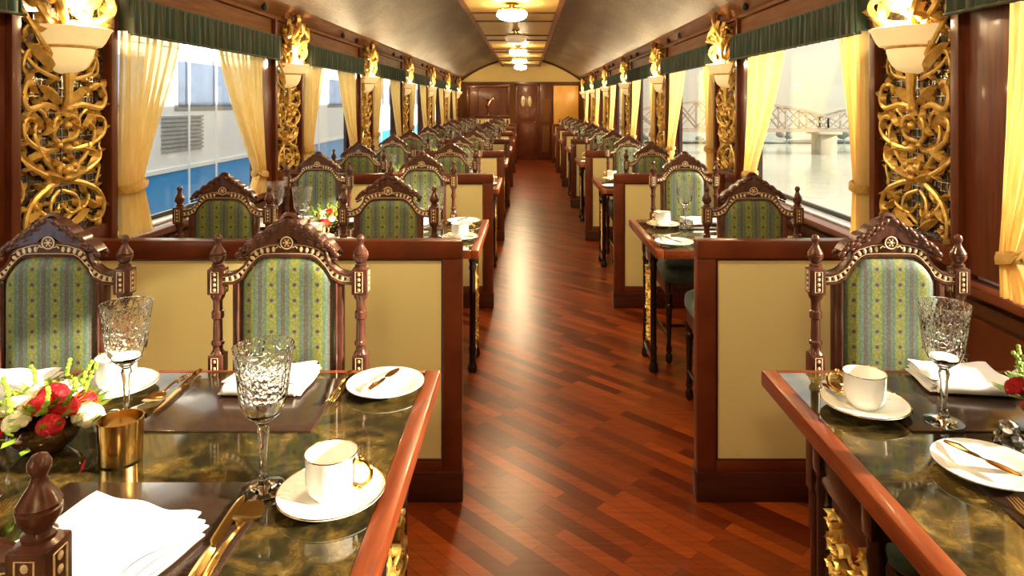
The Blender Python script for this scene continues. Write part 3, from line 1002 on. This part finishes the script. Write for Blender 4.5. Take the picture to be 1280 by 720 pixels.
    for sx in (-1, 1): b.box(sx*.20, sx*.18, -.43, -.01, .40, .47, .004)
    b.build('seat_rail', M['chair_wood'], root)
    for sx in (-1, 1):
        b = MB(); b.lathe([(.010, 0), (.019, .015), (.021, .04), (.012, .06), (.018, .075), (.016, .09), (.012, .11), (.017, .30), (.021, .33), (.014, .345), (.02, .36), (.021, .47)], 14, (sx*.18, -.425, 0))
        b.build('leg', M['black_wood'], root)
    b = MB(); b.tube([(-.18, -.22, .15), (.18, -.22, .15)], .010, 8)
    for sx in (-1, 1): b.tube([(sx*.182, -.425, .15), (sx*.198, 0, .15)], .010, 8)
    b.build('stretcher', M['black_wood'], root)
    return root
def disc(r, y0, y1, zc, n=20):
    vs = []
    for y in (y0, y1):
        for i in range(n):
            vs.append((r*math.cos(2*PI*i/n), y, zc+r*math.sin(2*PI*i/n)))
    fs = [tuple(range(n)), tuple(range(2*n-1, n-1, -1))]+[(i, n+i, n+(i+1) % n, (i+1) % n) for i in range(n)]
    return vs, fs
chair0 = make_chair()
first = True
for k in range(NB):
    for sd, xsA, xsB in (('L', (-.664, -1.325), (-.61, -1.34)), ('R', (1.01,), (1.0,))):
        for facing, xs, y in ((0, xsA, 1.905), (1, xsB, .61)):
            for j, x in enumerate(xs):
                yy = y + PITCH*k + (R.uniform(0, .02) if not facing else -R.uniform(0, .02))*(k > 0)
                if k == 0 and facing == 1 and sd == 'L' and j == 0: x, yy = -.712, .715
                seat = '' if sd == 'R' else (', aisle seat', ', window seat')[j]
                lab = 'carved chair %s%s, %s %s table' % ('with back to viewer' if facing else 'facing the viewer', seat, ORD[k], SIDE[sd])
                if yy > DIV0+PITCH*5 + 2.3: pass
                place(chair0, first, (x, yy, 0), (PI if facing else 0) + R.uniform(-.02, .02)*(k > 0), lab, 'chair', 'carved dining chairs')
                first = False

# ------------------------------------------------------------------ tables
TY0, TY1 = -.45, .46
def make_table(xa, xw):
    """xa aisle edge, xw wall edge"""
    root = empty('dining_table', (0, 0, 0))
    s = 1 if xw > xa else -1
    b = MB()
    rim = .04
    x0, x1 = min(xa, xw), max(xa, xw)
    b.box(xa, xa+s*rim, TY0, TY1, TZ-.042, TZ, .005)
    b.box(xa+s*rim, xw, TY0, TY0+rim*.5, TZ-.042, TZ, .004); b.box(xa+s*rim, xw, TY1-rim*.5, TY1, TZ-.042, TZ, .004)
    b.box(xa+s*rim, xw, TY0+rim*.5, TY1-rim*.5, TZ-.036, TZ-.010)
    b.build('rim', M['table_rim'], root)
    b = MB(); b.box(xa+s*rim, xw, TY0+rim*.5, TY1-rim*.5, TZ-.009, TZ-.001); b.build('tabletop', M['marble'], root, smooth=False)
    for off in (.065, abs(xw-xa)-.14):
        cx = xa + s*off
        f = None
        for yy in (-.03, .21):
            b = MB(); b.box(cx-.021, cx+.021, yy-.021, yy+.021, .62, TZ-.04, .003)
            b.lathe([(.022, 0), (.028, .015), (.024, .04), (.018, .05), (.018, .11), (.021, .13), (.017, .15), (.017, .56), (.021, .58), (.017, .60), (.021, .62)], 14, (cx, yy, 0))
            b.build('leg', M['black_wood'], root)
        b = MB(); b.box(cx-.015, cx+.015, -.03, .21, .60, .70, .003); b.build('side_rail', M['black_wood'], root)
        b = MB(); b.box(cx-.015, cx+.015, -.03, .21, .06, .10, .003); b.build('foot_rail', M['black_wood'], root)
        b = MB()
        filigree(b, [q for q in SCROLL[:13]], .095, .58, 0.1, .0058, .012)
        b.xform(Matrix.Translation((cx+.004, .09, .02)) @ Matrix.Rotation(PI/2, 4, 'Z'))
        b.build('gilt_panel', M['gilt'], root)
    b = MB(); b.box(xa+s*.065, xw-s*.14, .08, .10, .64, .70, .003); b.build('stretcher', M['black_wood'], root)
    return root
tbL, tbR = make_table(-.236, XL+.05), make_table(.645, XR-.05)
TYC = 1.41
for k in range(NB):
    for pr, sd in ((tbL, 'L'), (tbR, 'R')):
        place(pr, k == 0, (0, TYC+PITCH*k, 0), 0, 'marble-topped table with mahogany rim, %s side, %s from the front' % (SIDE[sd], ORD[k]), 'table', 'dining tables')

# ------------------------------------------------------------------ tableware prototypes (origin on table)
def goblet():
    root = empty('crystal_goblet')
    b = MB()
    out = [(0, .0), (.040, .0), (.042, .003), (.030, .008), (.012, .014), (.0075, .024), (.0065, .06), (.0085, .095), (.012, .112), (.0095, .122), (.016, .130)]
    b.lathe(out + [(.012, .134), (0, .134)], 24); b.build('stem', M['crystal'], root)
    b = MB()
    bo = [(0, .131), (.020, .133), (.033, .145), (.041, .165), (.045, .195), (.049, .235), (.055, .27), (.056, .272)]
    bi = [(.0535, .272), (.0465, .235), (.042, .195), (.038, .168), (.030, .150), (.016, .140), (0, .138)]
    b.lathe(bo+bi, 32, mod=lambda a, z: 1 + (.03*abs(math.sin(a*8)) if .15 < z < .262 else 0)); b.build('bowl', M['cut'], root, angle=25)
    return root
def cup():
    root = empty('coffee_cup')
    b = MB()
    o = [(0, .004), (.028, .003), (.030, .0), (.032, .004), (.042, .014), (.0465, .030), (.0475, .078), (.049, .080)]
    i = [(.0465, .079), (.0445, .032), (.039, .018), (0, .012)]
    b.lathe(o+i, 32); b.build('body', M['china'], root)
    b = MB(); b.tube(spline([(.045, 0, .066), (.062, 0, .074), (.080, 0, .060), (.076, 0, .038), (.058, 0, .026), (.045, 0, .026)], 5), [.0042]*26, 8)
    b.ball((.060, 0, .074), .007, 8, 5); b.ball((.058, 0, .024), .006, 8, 5)
    b.build('handle', M['gold'], root)['label'] = 'gold handle'
    b = MB(); b.tube([(.0478*math.cos(2*PI*k/32), .0478*math.sin(2*PI*k/32), .0802) for k in range(32)], .0012, 5, closed=True); b.build('gilt_rim', M['gold'], root)
    return root
def dish(name, r, well, gilt=True, flute=False):
    root = empty(name)
    b = MB()
    o = [(0, .002), (well*.8, .0), (well*.84, .003), (well, .006), (r, .017), (r, .0195)]
    i = [(r*.99, .0195), (well+.004, .0095), (well*.85, .0065), (0, .006)]
    b.lathe(o+i, 48, mod=(lambda a, z: 1+.008*math.sin(a*24)) if flute else None); b.build('body', M['china'], root)
    if gilt:
        b = MB(); b.tube([(r*.995*math.cos(2*PI*k/40), r*.995*math.sin(2*PI*k/40), .0195) for k in range(40)], .0011, 5, closed=True); b.build('gilt_rim', M['gold'], root)
    return root
def cutlery(kind, L=.21):
    """one mesh, handle end at y=-L/2, lying on z=0"""
    b = MB()
    if kind == 'table_knife':
        n = 20; A = []; 
        def w(t): return .007+.0025*math.sin(PI*t/.45) if t < .45 else (.0045 if t < .5 else .0095*(1-((t-.5)/.5)**4)**.5+.0008)
        def th(t): return .0045 if t < .45 else .0016
    elif kind == 'butter_knife':
        n = 20
        def w(t): return .006+.002*math.sin(PI*t/.5) if t < .5 else (.0035 if t < .56 else .010*math.sin(PI*min(1, (t-.5)/.5))**.5+.001)
        def th(t): return .004 if t < .5 else .0015
    elif kind == 'spoon':
        n = 30
        def w(t): return .0075-.004*(t/.6) if t < .6 else .0032 + (.0215*math.sqrt(max(0, 1-((t-.83)/.17)**2)) if t > .66 else 0)
        def th(t): return .0022
    else:
        n = 22
        def w(t): return .0075-.004*(t/.6) if t < .6 else (.0035+(.0085*min(1, (t-.6)/.1)))
        def th(t): return .0022
    tmax = .72 if kind == 'dinner_fork' else 1
    def zc(t):
        if kind == 'spoon' and t > .66: 
            return .010*abs((t-.83)/.17)**2*(-1 if t < .5 else 1)+.003
        return .003+.008*math.sin(PI*min(1, t/.75))*(1 if kind in ('spoon', 'dinner_fork') else .0)
    vs = []; fs = []
    for i in range(n+1):
        t = tmax*i/n
        y = -L/2+L*t
        ww, tt = w(t), th(t)
        dip = .006 if (kind == 'spoon' and .68 < t < .98) else 0
        vs += [(-ww, y, zc(t)+dip*.7), (0, y, zc(t)-tt*.5), (ww, y, zc(t)+dip*.7), (0, y, zc(t)+tt-dip*.1)]
    for i in range(n):
        for k in range(4):
            fs.append((i*4+k, i*4+(k+1) % 4, i*4+4+(k+1) % 4, i*4+4+k))
    fs += [(0, 1, 2, 3), tuple(n*4+k for k in (3, 2, 1, 0))]
    b.add(vs, fs)
    if kind == 'dinner_fork':
        for k in range(4):
            x = -.0098 + .0065*k
            b.tube([(x, -L/2+L*.70, zc(.70)+.001), (x, -L/2+L*.85, .004), (x*.95, L/2, .010)], [.0021, .0019, .0010], 6)
    b.tube([(0, -L/2+.002, .003), (0, -L/2+.03, .0055), (0, -L/2+.05, .004)], [.004, .0065, .003], 8)
    mz = min(v[2] for v in b.v)
    b.v = [(x, y, z-mz+.0002) for x, y, z in b.v]
    return b.build(kind, M['gold'])
def napkin(w=.15, d=.21, layers=4, seed=0, h=.034):
    b = MB(); rr = random.Random(seed)
    for l in range(layers):
        z0 = h*l/layers; dz = h/layers*.92
        ox, oy = rr.uniform(-.003, .003), rr.uniform(-.003, .003)
        f = 1-.02*l
        def fn(u, v, top):
            x, y = (u-.5)*w*f, (v-.5)*d*f
            e = min(1, min(u, 1-u)*w/.012)*min(1, min(v, 1-v)*d/.012)
            wave = .004*math.sin(u*7+l+v*3)*math.sin(v*5+l*1.7)+.003*math.sin(v*13+u*6+seed)
            half = dz/2*max(.05, e)**.5
            zc_ = z0+dz/2+wave*(l/layers)+.001
            return (x+ox+.0015*math.sin(v*9+l), y+oy+.0015*math.sin(u*8+l*2), max(.0005, zc_+(half if top else -half)))
        b.grid(20, 20, lambda u, v: fn(u, v, True)); b.grid(20, 20, lambda u, v: fn(u, v, False), flip=True)
    b.tube(spline([(-w/2, -d*.42, h*.5), (-w/2-.004, 0, h*.55), (-w/2, d*.42, h*.5)], 5), [h*.42]*11, 10)
    return b.build('folded_napkin', M['napkin'], angle=60)
def placemat():
    b = MB(); b.box(-.20, .20, -.145, .145, 0, .004, .0012); return b.build('placemat', M['mat'])
def flowers(seed=5):
    root = empty('flower_arrangement'); rr = random.Random(seed)
    b = MB(); b.lathe([(0, 0), (.030, 0), (.034, .004), (.050, .018), (.057, .036), (.052, .052), (.048, .056), (.045, .052), (.052, .036), (.045, .020), (0, .008)], 28)
    b.build('bowl', M['bronze'], root)
    spots = []
    N = 15
    for i in range(N):
        a = i*2.39996; q = math.sqrt((i+.5)/N)
        spots.append((.078*q*math.cos(a), .078*q*math.sin(a), .098-.045*q*q))
    for i, (x, y, z) in enumerate(spots):
        m = ('petal_r', 'petal_w', 'petal_r', 'petal_w', 'petal_p', 'petal_r')[i % 6]
        if m == 'petal_p': m = 'petal_r' if i > 5 else 'petal_w'
        r = .021 + rr.uniform(-.002, .004)
        b = MB(); ax = Vector((x*6, y*6, 1)).normalized()
        Q = ax.to_track_quat('Z', 'Y').to_matrix()
        for ring, (n_, rd, tilt, ps) in enumerate(((1, 0, 0, .62), (4, .30, .35, .62), (6, .62, .8, .62), (8, .85, 1.25, .48), (10, 1.0, 1.5, .40))):
            for k in range(n_):
                a = 2*PI*k/n_+ring*.6+rr.uniform(-.15, .15)
                c = Q @ Vector((rd*r*math.cos(a), rd*r*math.sin(a), r*(.55-.5*(ring/4)**2)+rr.uniform(-.001, .001)))
                rot = Q @ Matrix.Rotation(a, 3, 'Z') @ Matrix.Rotation(tilt, 3, 'Y')
                b.ball((x+c.x, y+c.y, z+c.z), r*ps, 7, 5, (.9, 1.0, .32) if ring else (.7, .7, .7), rot)
        b.build('flower', M[m], root, angle=70)
    b = MB()
    for i in range(120):
        a = rr.uniform(0, 2*PI); q = rr.uniform(.35, 1.0)
        x, y = .085*q*math.cos(a), .085*q*math.sin(a); z = .098-.05*q*q + rr.uniform(-.014, .012)
        d = Vector((math.cos(a)*(.5+q), math.sin(a)*(.5+q), rr.uniform(.0, 1.3))).normalized()
        l = rr.uniform(.022, .042)
        s_ = d.cross(Vector((0, 0, 1))).normalized()*l*.24
        c = Vector((x, y, z)); m_ = c+d*l*.5; up_ = d.cross(s_).normalized()*l*.05
        b.add([c, m_+s_, c+d*l, m_-s_, m_+up_], [(0, 1, 4), (1, 2, 4), (2, 3, 4), (3, 0, 4), (0, 3, 2, 1)])
    for i in range(9):
        a = 2*PI*i/9+rr.uniform(-.2, .2)
        x, y = .055*math.cos(a), .055*math.sin(a)
        top = Vector((x*1.4, y*1.4, .125+rr.uniform(0, .02)))
        b.tube([(x, y, .07), tuple(top)], .0012, 5)
        for k in range(7): b.ball(tuple(Vector((x, y, .07)).lerp(top, .45+.09*k)+Vector((rr.uniform(-.004, .004), rr.uniform(-.004, .004), 0))), .0045, 6, 4)
    b.build('leaves', M['leaf'], root, smooth=False)
    return root
def votive():
    root = empty('candle_holder')
    b = MB(); b.lathe([(0, 0), (.036, 0), (.040, .003), (.041, .04), (.043, .086), (.0405, .086), (.039, .04), (.036, .008), (0, .006)], 28, mod=lambda a, z: 1+.006*math.sin(a*14)); b.build('cup', M['gold'], root)
    b = MB(); b.lathe([(0, .0065), (.030, .0065), (.031, .045), (.029, .05), (0, .048)], 20); b.build('candle', M['wax'], root)
    b = MB(); b.tube([(0, 0, .047), (.001, 0, .058)], .0012, 5); b.build('wick', M['knob'], root)
    return root
def shaker():
    root = empty('salt_cellar')
    b = MB(); b.lathe([(0, 0), (.026, 0), (.030, .004), (.032, .02), (.028, .034), (.018, .042), (.018, .046), (0, .046)], 12, mod=lambda a, z: 1+.05*math.cos(a*6)); b.build('body', M['cut'], root, angle=20)
    b = MB(); b.lathe([(.019, .0462), (.020, .050), (.018, .060), (.010, .066), (0, .068)], 20); b.build('cap', M['chrome'], root)
    return root
P_ = {'goblet': goblet(), 'cup': cup(), 'saucer': dish('saucer', .098, .045), 'plate': dish('side_plate', .098, .062, False, True), 'napkin': napkin(seed=1), 'mat': placemat(),
      'flowers': flowers(), 'votive': votive(), 'shaker': shaker(), 'knife': cutlery('table_knife', .26), 'fork': cutlery('dinner_fork', .21), 'spoon': cutlery('spoon', .19), 'butter': cutlery('butter_knife', .15), 'teaspoon': cutlery('spoon', .135)}
P_['teaspoon'].name = 'teaspoon'
P_['flowers'].scale = (1.18, 1.18, 1.18)
GR = {'goblet': ('cut-crystal goblet', 'glass', 'crystal goblets'), 'cup': ('white cup with gold handle', 'cup', 'coffee cups'), 'saucer': ('gilt-edged white saucer under its cup', 'saucer', 'saucers'),
      'plate': ('white fluted side plate', 'plate', 'side plates'), 'napkin': ('folded white linen napkin', 'napkin', 'napkins'), 'mat': ('dark brown placemat', 'placemat', 'placemats'),
      'flowers': ('bowl of red and white flowers', 'flowers', 'flower bowls'), 'votive': ('gold candle holder', 'candle holder', 'candle holders'), 'shaker': ('crystal salt cellar', 'salt shaker', 'salt cellars'),
      'knife': ('gold table knife', 'knife', 'table knives'), 'fork': ('gold dinner fork', 'fork', 'dinner forks'), 'spoon': ('gold soup spoon', 'spoon', 'soup spoons'), 'butter': ('gold butter knife on its side plate', 'butter knife', 'butter knives'), 'teaspoon': ('small gold teaspoon on a saucer', 'teaspoon', 'teaspoons')}
used = set()
def put(kind, x, y, z, rz, where, look=None):
    p = P_[kind]
    o = p if kind not in used else copy_tree(p)
    used.add(kind)
    o.location = (x, y, z); o.rotation_euler = (0, 0, rz)
    lk, cat, gr = GR[kind]
    return tag(o, '%s, %s' % (look or lk, where), cat, gr)
T0 = TZ - .0008
TM = T0 + .0045
def dxy(k): return PITCH*k
def seat_words(sd, j, far, k):
    a = '' if sd == 'R' else ('aisle ', 'window ')[j]
    return '%s %splace, %s %s table' % ('far' if far else 'near', a, ORD[k], SIDE[sd])
for k in range(NB):
    Y = TYC + PITCH*k
    for sd, seats in (('L', ((-.68, 0), (-1.32, 1))), ('R', ((1.06, 0),))):
        for cx, j in seats:
            for far in (0, 1):
                w = seat_words(sd, j, far, k)
                s = -1 if far else 1          # rotation of the setting
                c = (cx, Y + (.25 if far else -.245))
                jt = (lambda a: R.uniform(-a, a)) if k else (lambda a: 0)
                def loc(dx, dy): return c[0]+s*dx+jt(.008), c[1]+s*dy+jt(.008)
                rz = PI if far else 0
                if k == 0 and sd == 'R' and far: c = (1.06, 1.66)
                put('mat', c[0], c[1], T0, 0, w)
                gx, gy = loc(.19, .115)
                sx_, sy_ = loc(.32, .09)
                nx, ny = loc(0, -.06)
                plx, ply = loc(-.295, -.07)
                if k == 0 and sd == 'L' and j == 0 and not far: gx, gy, sx_, sy_, nx, ny = -.497, 1.285, -.362, 1.262, -.665, 1.10
                if k == 0 and sd == 'L' and j == 0 and far: gx, gy, sx_, sy_, nx, ny, plx, ply = -.925, 1.573, -1.05, 1.74, -.66, 1.765, -.362, 1.748
                if k == 0 and sd == 'R' and far: gx, gy, sx_, sy_, nx, ny = .955, 1.555, .808, 1.625, 1.13, 1.77
                if k == 0 and sd == 'R' and not far: plx, ply = .912, 1.345
                if sd == 'L' and j == 1: 
                    if far: sx_ = max(sx_, XL+.24)
                    else: pass
                if sd == 'L' and j == 1 and far: plx = cx+.25; 
                if sd == 'L' and j == 0 and far and k: sx_, sy_ = cx-.27, c[1]-.13+.02; gx = cx-.17
                if sd == 'L' and j == 1 and far: gx = cx - .14; sx_ = cx-.26
                if k and sd == 'L' and j == 1 and not far: gx, sx_, sy_ = cx+.10, cx+.20, c[1]+.04
                if k and sd == 'L' and j == 0 and far: gx, gy, sx_, sy_ = cx-.13, c[1]-.09, cx-.235, c[1]-.02
                if k and sd == 'R' and not far: gx, sx_, gy, sy_ = cx+.13, cx+.27, c[1]+.125, c[1]+.02
                if sd == 'L' and j == 1 and far: plx = -1.53 if k == 0 else cx+.22
                if k and sd == 'R' and far: gx, gy, sx_, sy_ = cx-.13, c[1]-.09, cx-.25, c[1]-.05
                if sd == 'R' and not far: sx_, gx = cx+.27, cx+.14
                if k == 0 and sd == 'L' and j == 1 and not far: sx_, gx = cx+.14, cx+.02; sy_ = 1.30
                on = lambda x, y: TM if (abs(x-c[0]) < .24 and abs(y-c[1]) < .185) else T0
                put('goblet', gx, gy, on(gx, gy) if abs(gx-c[0]) < .24 and abs(gy-c[1]) < .185 else T0, R.uniform(0, 1), w)
                so = put('saucer', sx_, sy_, TM if abs(sx_-c[0]) < .30 and abs(sy_-c[1]) < .24 else T0, 0, w)
                zz = so.location.z
                co = put('cup', sx_, sy_, zz+.0068, R.uniform(-.5, .5) + (PI if far else 0), w)
                no_ = put('napkin', nx, ny, TM, R.uniform(-.25, .25)+PI/2, w)
                no_.scale = (1, 1, 1)
                if k == 0 and sd == 'L' and j == 0 and not far:
                    no_.location = (-.675, 1.09, TM); no_.rotation_euler = (0, 0, PI/2-.3); no_.scale = (1.2, 1.15, 1.3)
                if k == 0 and sd == 'L' and j == 1 and far: continue
                po = put('plate', plx, ply, TM if abs(plx-c[0]) < .30 else T0, 0, w)
                if k < 2:
                    put('butter', plx-.005, ply+.01, po.location.z+.0205 if False else po.location.z+.0185, -.35 if far else -2.7, w)
                    kx, ky = loc(.165 if not (sd == 'R' and not far) else .105, -.03 if not (sd == 'R' and not far) else -.055)
                    fx, fy = loc(-.175, -.03)
                    if k == 0 and sd == 'L' and j == 0 and far: kx, ky, fx, fy = -.880, 1.72, -.475, 1.74
                    if k == 0 and sd == 'R' and far: kx, ky, fx, fy = .905, 1.735, 1.235, 1.68
                    if k == 0 and sd == 'L' and j == 0 and not far: kx, ky, fx, fy = -.515, 1.13, -.935, 1.13
                    onm = TM
                    if not (sd == 'L' and j == 1 and not far) and not (sd == 'R' and not far):
                        put('knife', kx, ky, onm, rz + .06, w)
                        put('spoon', kx+.026*s, ky, onm, rz-.03, w)
                    put('fork', fx, fy, onm, rz, w)
                    if sd == 'R' or k: put('teaspoon', sx_+.01*s, sy_-.062*s, zz+.0195, PI/2+.15, w)
        cx = -1.12 if sd == 'L' else 1.31
        w = '%s %s table' % (ORD[k], SIDE[sd])
        if k == 0 and sd == 'L':
            put('flowers', -1.02, 1.44, T0, .3, 'middle of the '+w); put('votive', -.835, 1.40, T0, 0, 'middle of the '+w); put('shaker', -.895, 1.475, T0, 0, 'middle of the '+w)
        elif k == 0:
            put('flowers', 1.20, 1.52, TM, 1.3, 'middle of the '+w); put('votive', 1.28, 1.36, T0, 0, 'middle of the '+w); put('shaker', 1.015, 1.43, T0, 0, 'middle of the '+w)
        else:
            q = 1 if sd == 'L' else -1; put('flowers', cx, Y, T0, k*1.1, 'middle of the '+w); put('votive', cx+q*.19, Y+.03, T0, 0, 'middle of the '+w); put('shaker', cx+q*.18, Y-.045, T0, 0, 'middle of the '+w)

# ------------------------------------------------------------------ outside, four-seat side: parked coach
g = MB(); g.box(-60, XL-.15, -30, 80, -1.3, -1.15)
struct(g.build('ground', M['ground'], smooth=False), 'gravel ground between the tracks', 'ground')
CX = -4.3
t = empty('railway_coach', (CX, 0, -1.1), 0, 'white and blue railway coach standing on the next track', 'railway coach')
b = MB()
prof = [(0, 1.79), (0, 3.45), (-.12, 3.75), (-.5, 4.0), (-1.4, 4.15), (-2.3, 4.0), (-2.7, 3.75), (-2.8, 3.45), (-2.8, 1.79)]
b.prism(prof, -8, 42)
body = b.build('upper_body', M['coach_white'], t, smooth=False)
b = MB(); b.prism([(.005, .25), (.005, 1.79), (-2.805, 1.79), (-2.805, .25)], -8, 42); b.build('lower_body', M['coach_blue'], t, smooth=False)
b = MB(); b.box(-.02, .03, -8, 42, 3.28, 3.40); b.box(-.02, .02, -8, 42, 1.77, 1.82); b.build('rain_strip', M['coach_white'], t, smooth=False)
for i in range(15):
    y = -6.4+3.2*i
    b = MB(); b.box(-.02, .012, y-1.3, y+1.3, 2.5, 3.18, .02); wf = b.build('window_frame', M['coach_grey'], t)
    b = MB(); b.box(.0, .018, y-1.22, y+1.22, 2.56, 3.12, .02); b.build('pane', M['coach_glass'], wf)
for y in (8.5, 18.7, 29.3):
    b = MB()
    for q in range(9): b.box(.0, .03, y-.5, y+.5, 2.02+.05*q, 2.045+.05*q)
    b.build('louvre', M['coach_grey'], t, smooth=False)
for y in (8.55, 9.3, 13.9, 19.9, 26):
    b = MB(); b.tube([(.06, y, .4), (.06, y, 3.3)], .014, 8); b.build('handrail', M['coach_white'], t)
for y in (-4, -2, 10, 12, 26, 28, 40):
    b = MB(); b.lathe([(0, -.07), (.42, -.07), (.46, -.04), (.46, .05), (0, .05)], 24, (0, 0, 0)); b.v = [(-.5+z, y+yy, .40+x) for x, yy, z in b.v]; b.build('wheel', M['steel_window'], t)

# ------------------------------------------------------------------ outside, two-seat side: river and bridge
b = MB(); b.prism([(XR+.15, -1.3), (5, -1.3), (12, -15), (XR+.15, -15)], -30, 80)
struct(b.build('ground_embankment', M['ground'], smooth=False), 'embankment falling to the river', 'ground')
WZ = -14
b = MB(); b.box(8, 520, -80, 300, WZ-.2, WZ)
struct(b.build('river', M['water'], smooth=False), 'pale hazy river below the carriage', 'river')
rr = random.Random(11)
b = MB()
vs = []; n = 90
b.grid(n, 4, lambda u, v: (30+460*u, 262+30*v, WZ-.1+4.2*math.sin(PI*min(1, v*1.1+.04))*(.75+.35*math.sin(u*31)*math.sin(u*13+1))))
struct(b.build('land_far_bank', M['bank']), 'low hazy far bank of the river', 'land')
for i in range(26):
    b = MB(); x = 45+11*i; h = rr.uniform(2.2, 5.0)
    for q in range(6): b.ball((rr.uniform(-1.6, 1.6)*h*.4, rr.uniform(-1, 1), h*rr.uniform(.45, .8)), h*rr.uniform(.22, .38), 8, 6, (1.3, 1, .9))
    b.tube([(0, 0, -1), (0, 0, h*.5)], .2, 6)
    o = b.build('far_tree', M['bank'], loc=(x, 261, WZ+.8))
    tag(o, 'hazy round tree on the far river bank', 'tree', 'trees on the far bank')

def make_bridge():
    root = empty('truss_bridge', (0, 205, 0), 0, 'long steel truss railway bridge with curved top across the hazy river', 'bridge')
    zd = -6.3; SP = 64; x_p = 91
    for sp in range(-2, 4):
        xa = x_p + sp*SP; n = 10; dx = SP/n
        b = MB()
        top = lambda i: zd + 3.6 + 4.8*math.sin(PI*i/n)**.8
        for yy in (0, 6):
            b.box(xa, xa+SP, yy-.25, yy+.25, zd-.9, zd)
            for i in range(n):
                x0, x1 = xa+i*dx, xa+(i+1)*dx
                b.tube([(x0, yy, top(i)), (x1, yy, top(i+1))], .45, 4)
                a0, a1 = (zd, top(i+1)) if i % 2 == 0 else (top(i), zd)
                b.tube([(x0, yy, a0), (x1, yy, a1)], .32, 4)
                b.tube([(x0, yy, top(i) if i % 2 == 0 else zd), (x1, yy, zd if i % 2 == 0 else top(i+1))], .2, 4)
            for i in range(n+1):
                b.tube([(xa+i*dx, yy, zd), (xa+i*dx, yy, top(i))], .3, 4)
        for i in range(n+1): b.tube([(xa+i*dx, 0, top(i)), (xa+i*dx, 6, top(i))], .16, 4)
        b.box(xa, xa+SP, 0, 6, zd-.7, zd-.35)
        b.build('truss_span', M['bridge'], root, smooth=False)
        b = MB(); b.box(xa-2.5, xa+2.5, -.5, 6.5, WZ-1, zd-.9, .3); b.box(xa-3.4, xa+3.4, -2, 8, zd-1.6, zd-.9, .1)
        b.build('pier', M['pier'], root)
    return root
make_bridge()

# ------------------------------------------------------------------ light
w = bpy.data.worlds.new('haze'); SC.world = w; w.use_nodes = True
bg = w.node_tree.nodes['Background']
nt = w.node_tree
tc = nt.nodes.new('ShaderNodeTexCoord'); sp = nt.nodes.new('ShaderNodeSeparateXYZ'); nt.links.new(tc.outputs['Generated'], sp.inputs[0])
cr = nt.nodes.new('ShaderNodeValToRGB'); els = cr.color_ramp.elements
els[0].position = .0; els[0].color = (.88, .79, .56, 1); els[1].position = .55; els[1].color = (1.9, 1.86, 1.70, 1)
nt.links.new(sp.outputs[2], cr.inputs[0]); nt.links.new(cr.outputs[0], bg.inputs[0])
bg.inputs[1].default_value = 1.08

sun = bpy.data.lights.new('sun', 'SUN'); sun.energy = 19; sun.color = (1, .88, .68); sun.angle = math.radians(1.2)
so = bpy.data.objects.new('sun', sun); COL.objects.link(so)
el = math.radians(18.5); az = Vector((.98, -.20, 0)).normalized()
d = Vector((az.x*math.cos(el), az.y*math.cos(el), math.sin(el)))
so.rotation_euler = d.to_track_quat('Z', 'Y').to_euler(); so.location = (10, 5, 6)

# ------------------------------------------------------------------ camera
cam = bpy.data.cameras.new('camera'); co = bpy.data.objects.new('camera', cam); COL.objects.link(co)
F = 850.0
cam.sensor_width = 36; cam.lens = F/1280*36
cam.shift_x = -(658-640)/1280; cam.shift_y = -(360-129)/1280
co.location = (0, 0, 1.5); co.rotation_euler = (PI/2, 0, 0)
cam.clip_start = .05; cam.clip_end = 2000
SC.camera = co
SC.view_settings.view_transform = 'Standard'; SC.view_settings.look = 'None'; SC.view_settings.exposure = .14; SC.view_settings.gamma = 1; SC.view_settings.use_curve_mapping = False
SC.cycles.use_denoising = True
SC.cycles.max_bounces = 10; SC.cycles.diffuse_bounces = 4; SC.cycles.glossy_bounces = 4; SC.cycles.transmission_bounces = 8; SC.cycles.transparent_max_bounces = 16
SC.cycles.caustics_reflective = False; SC.cycles.caustics_refractive = False
SC.cycles.sample_clamp_indirect = 6
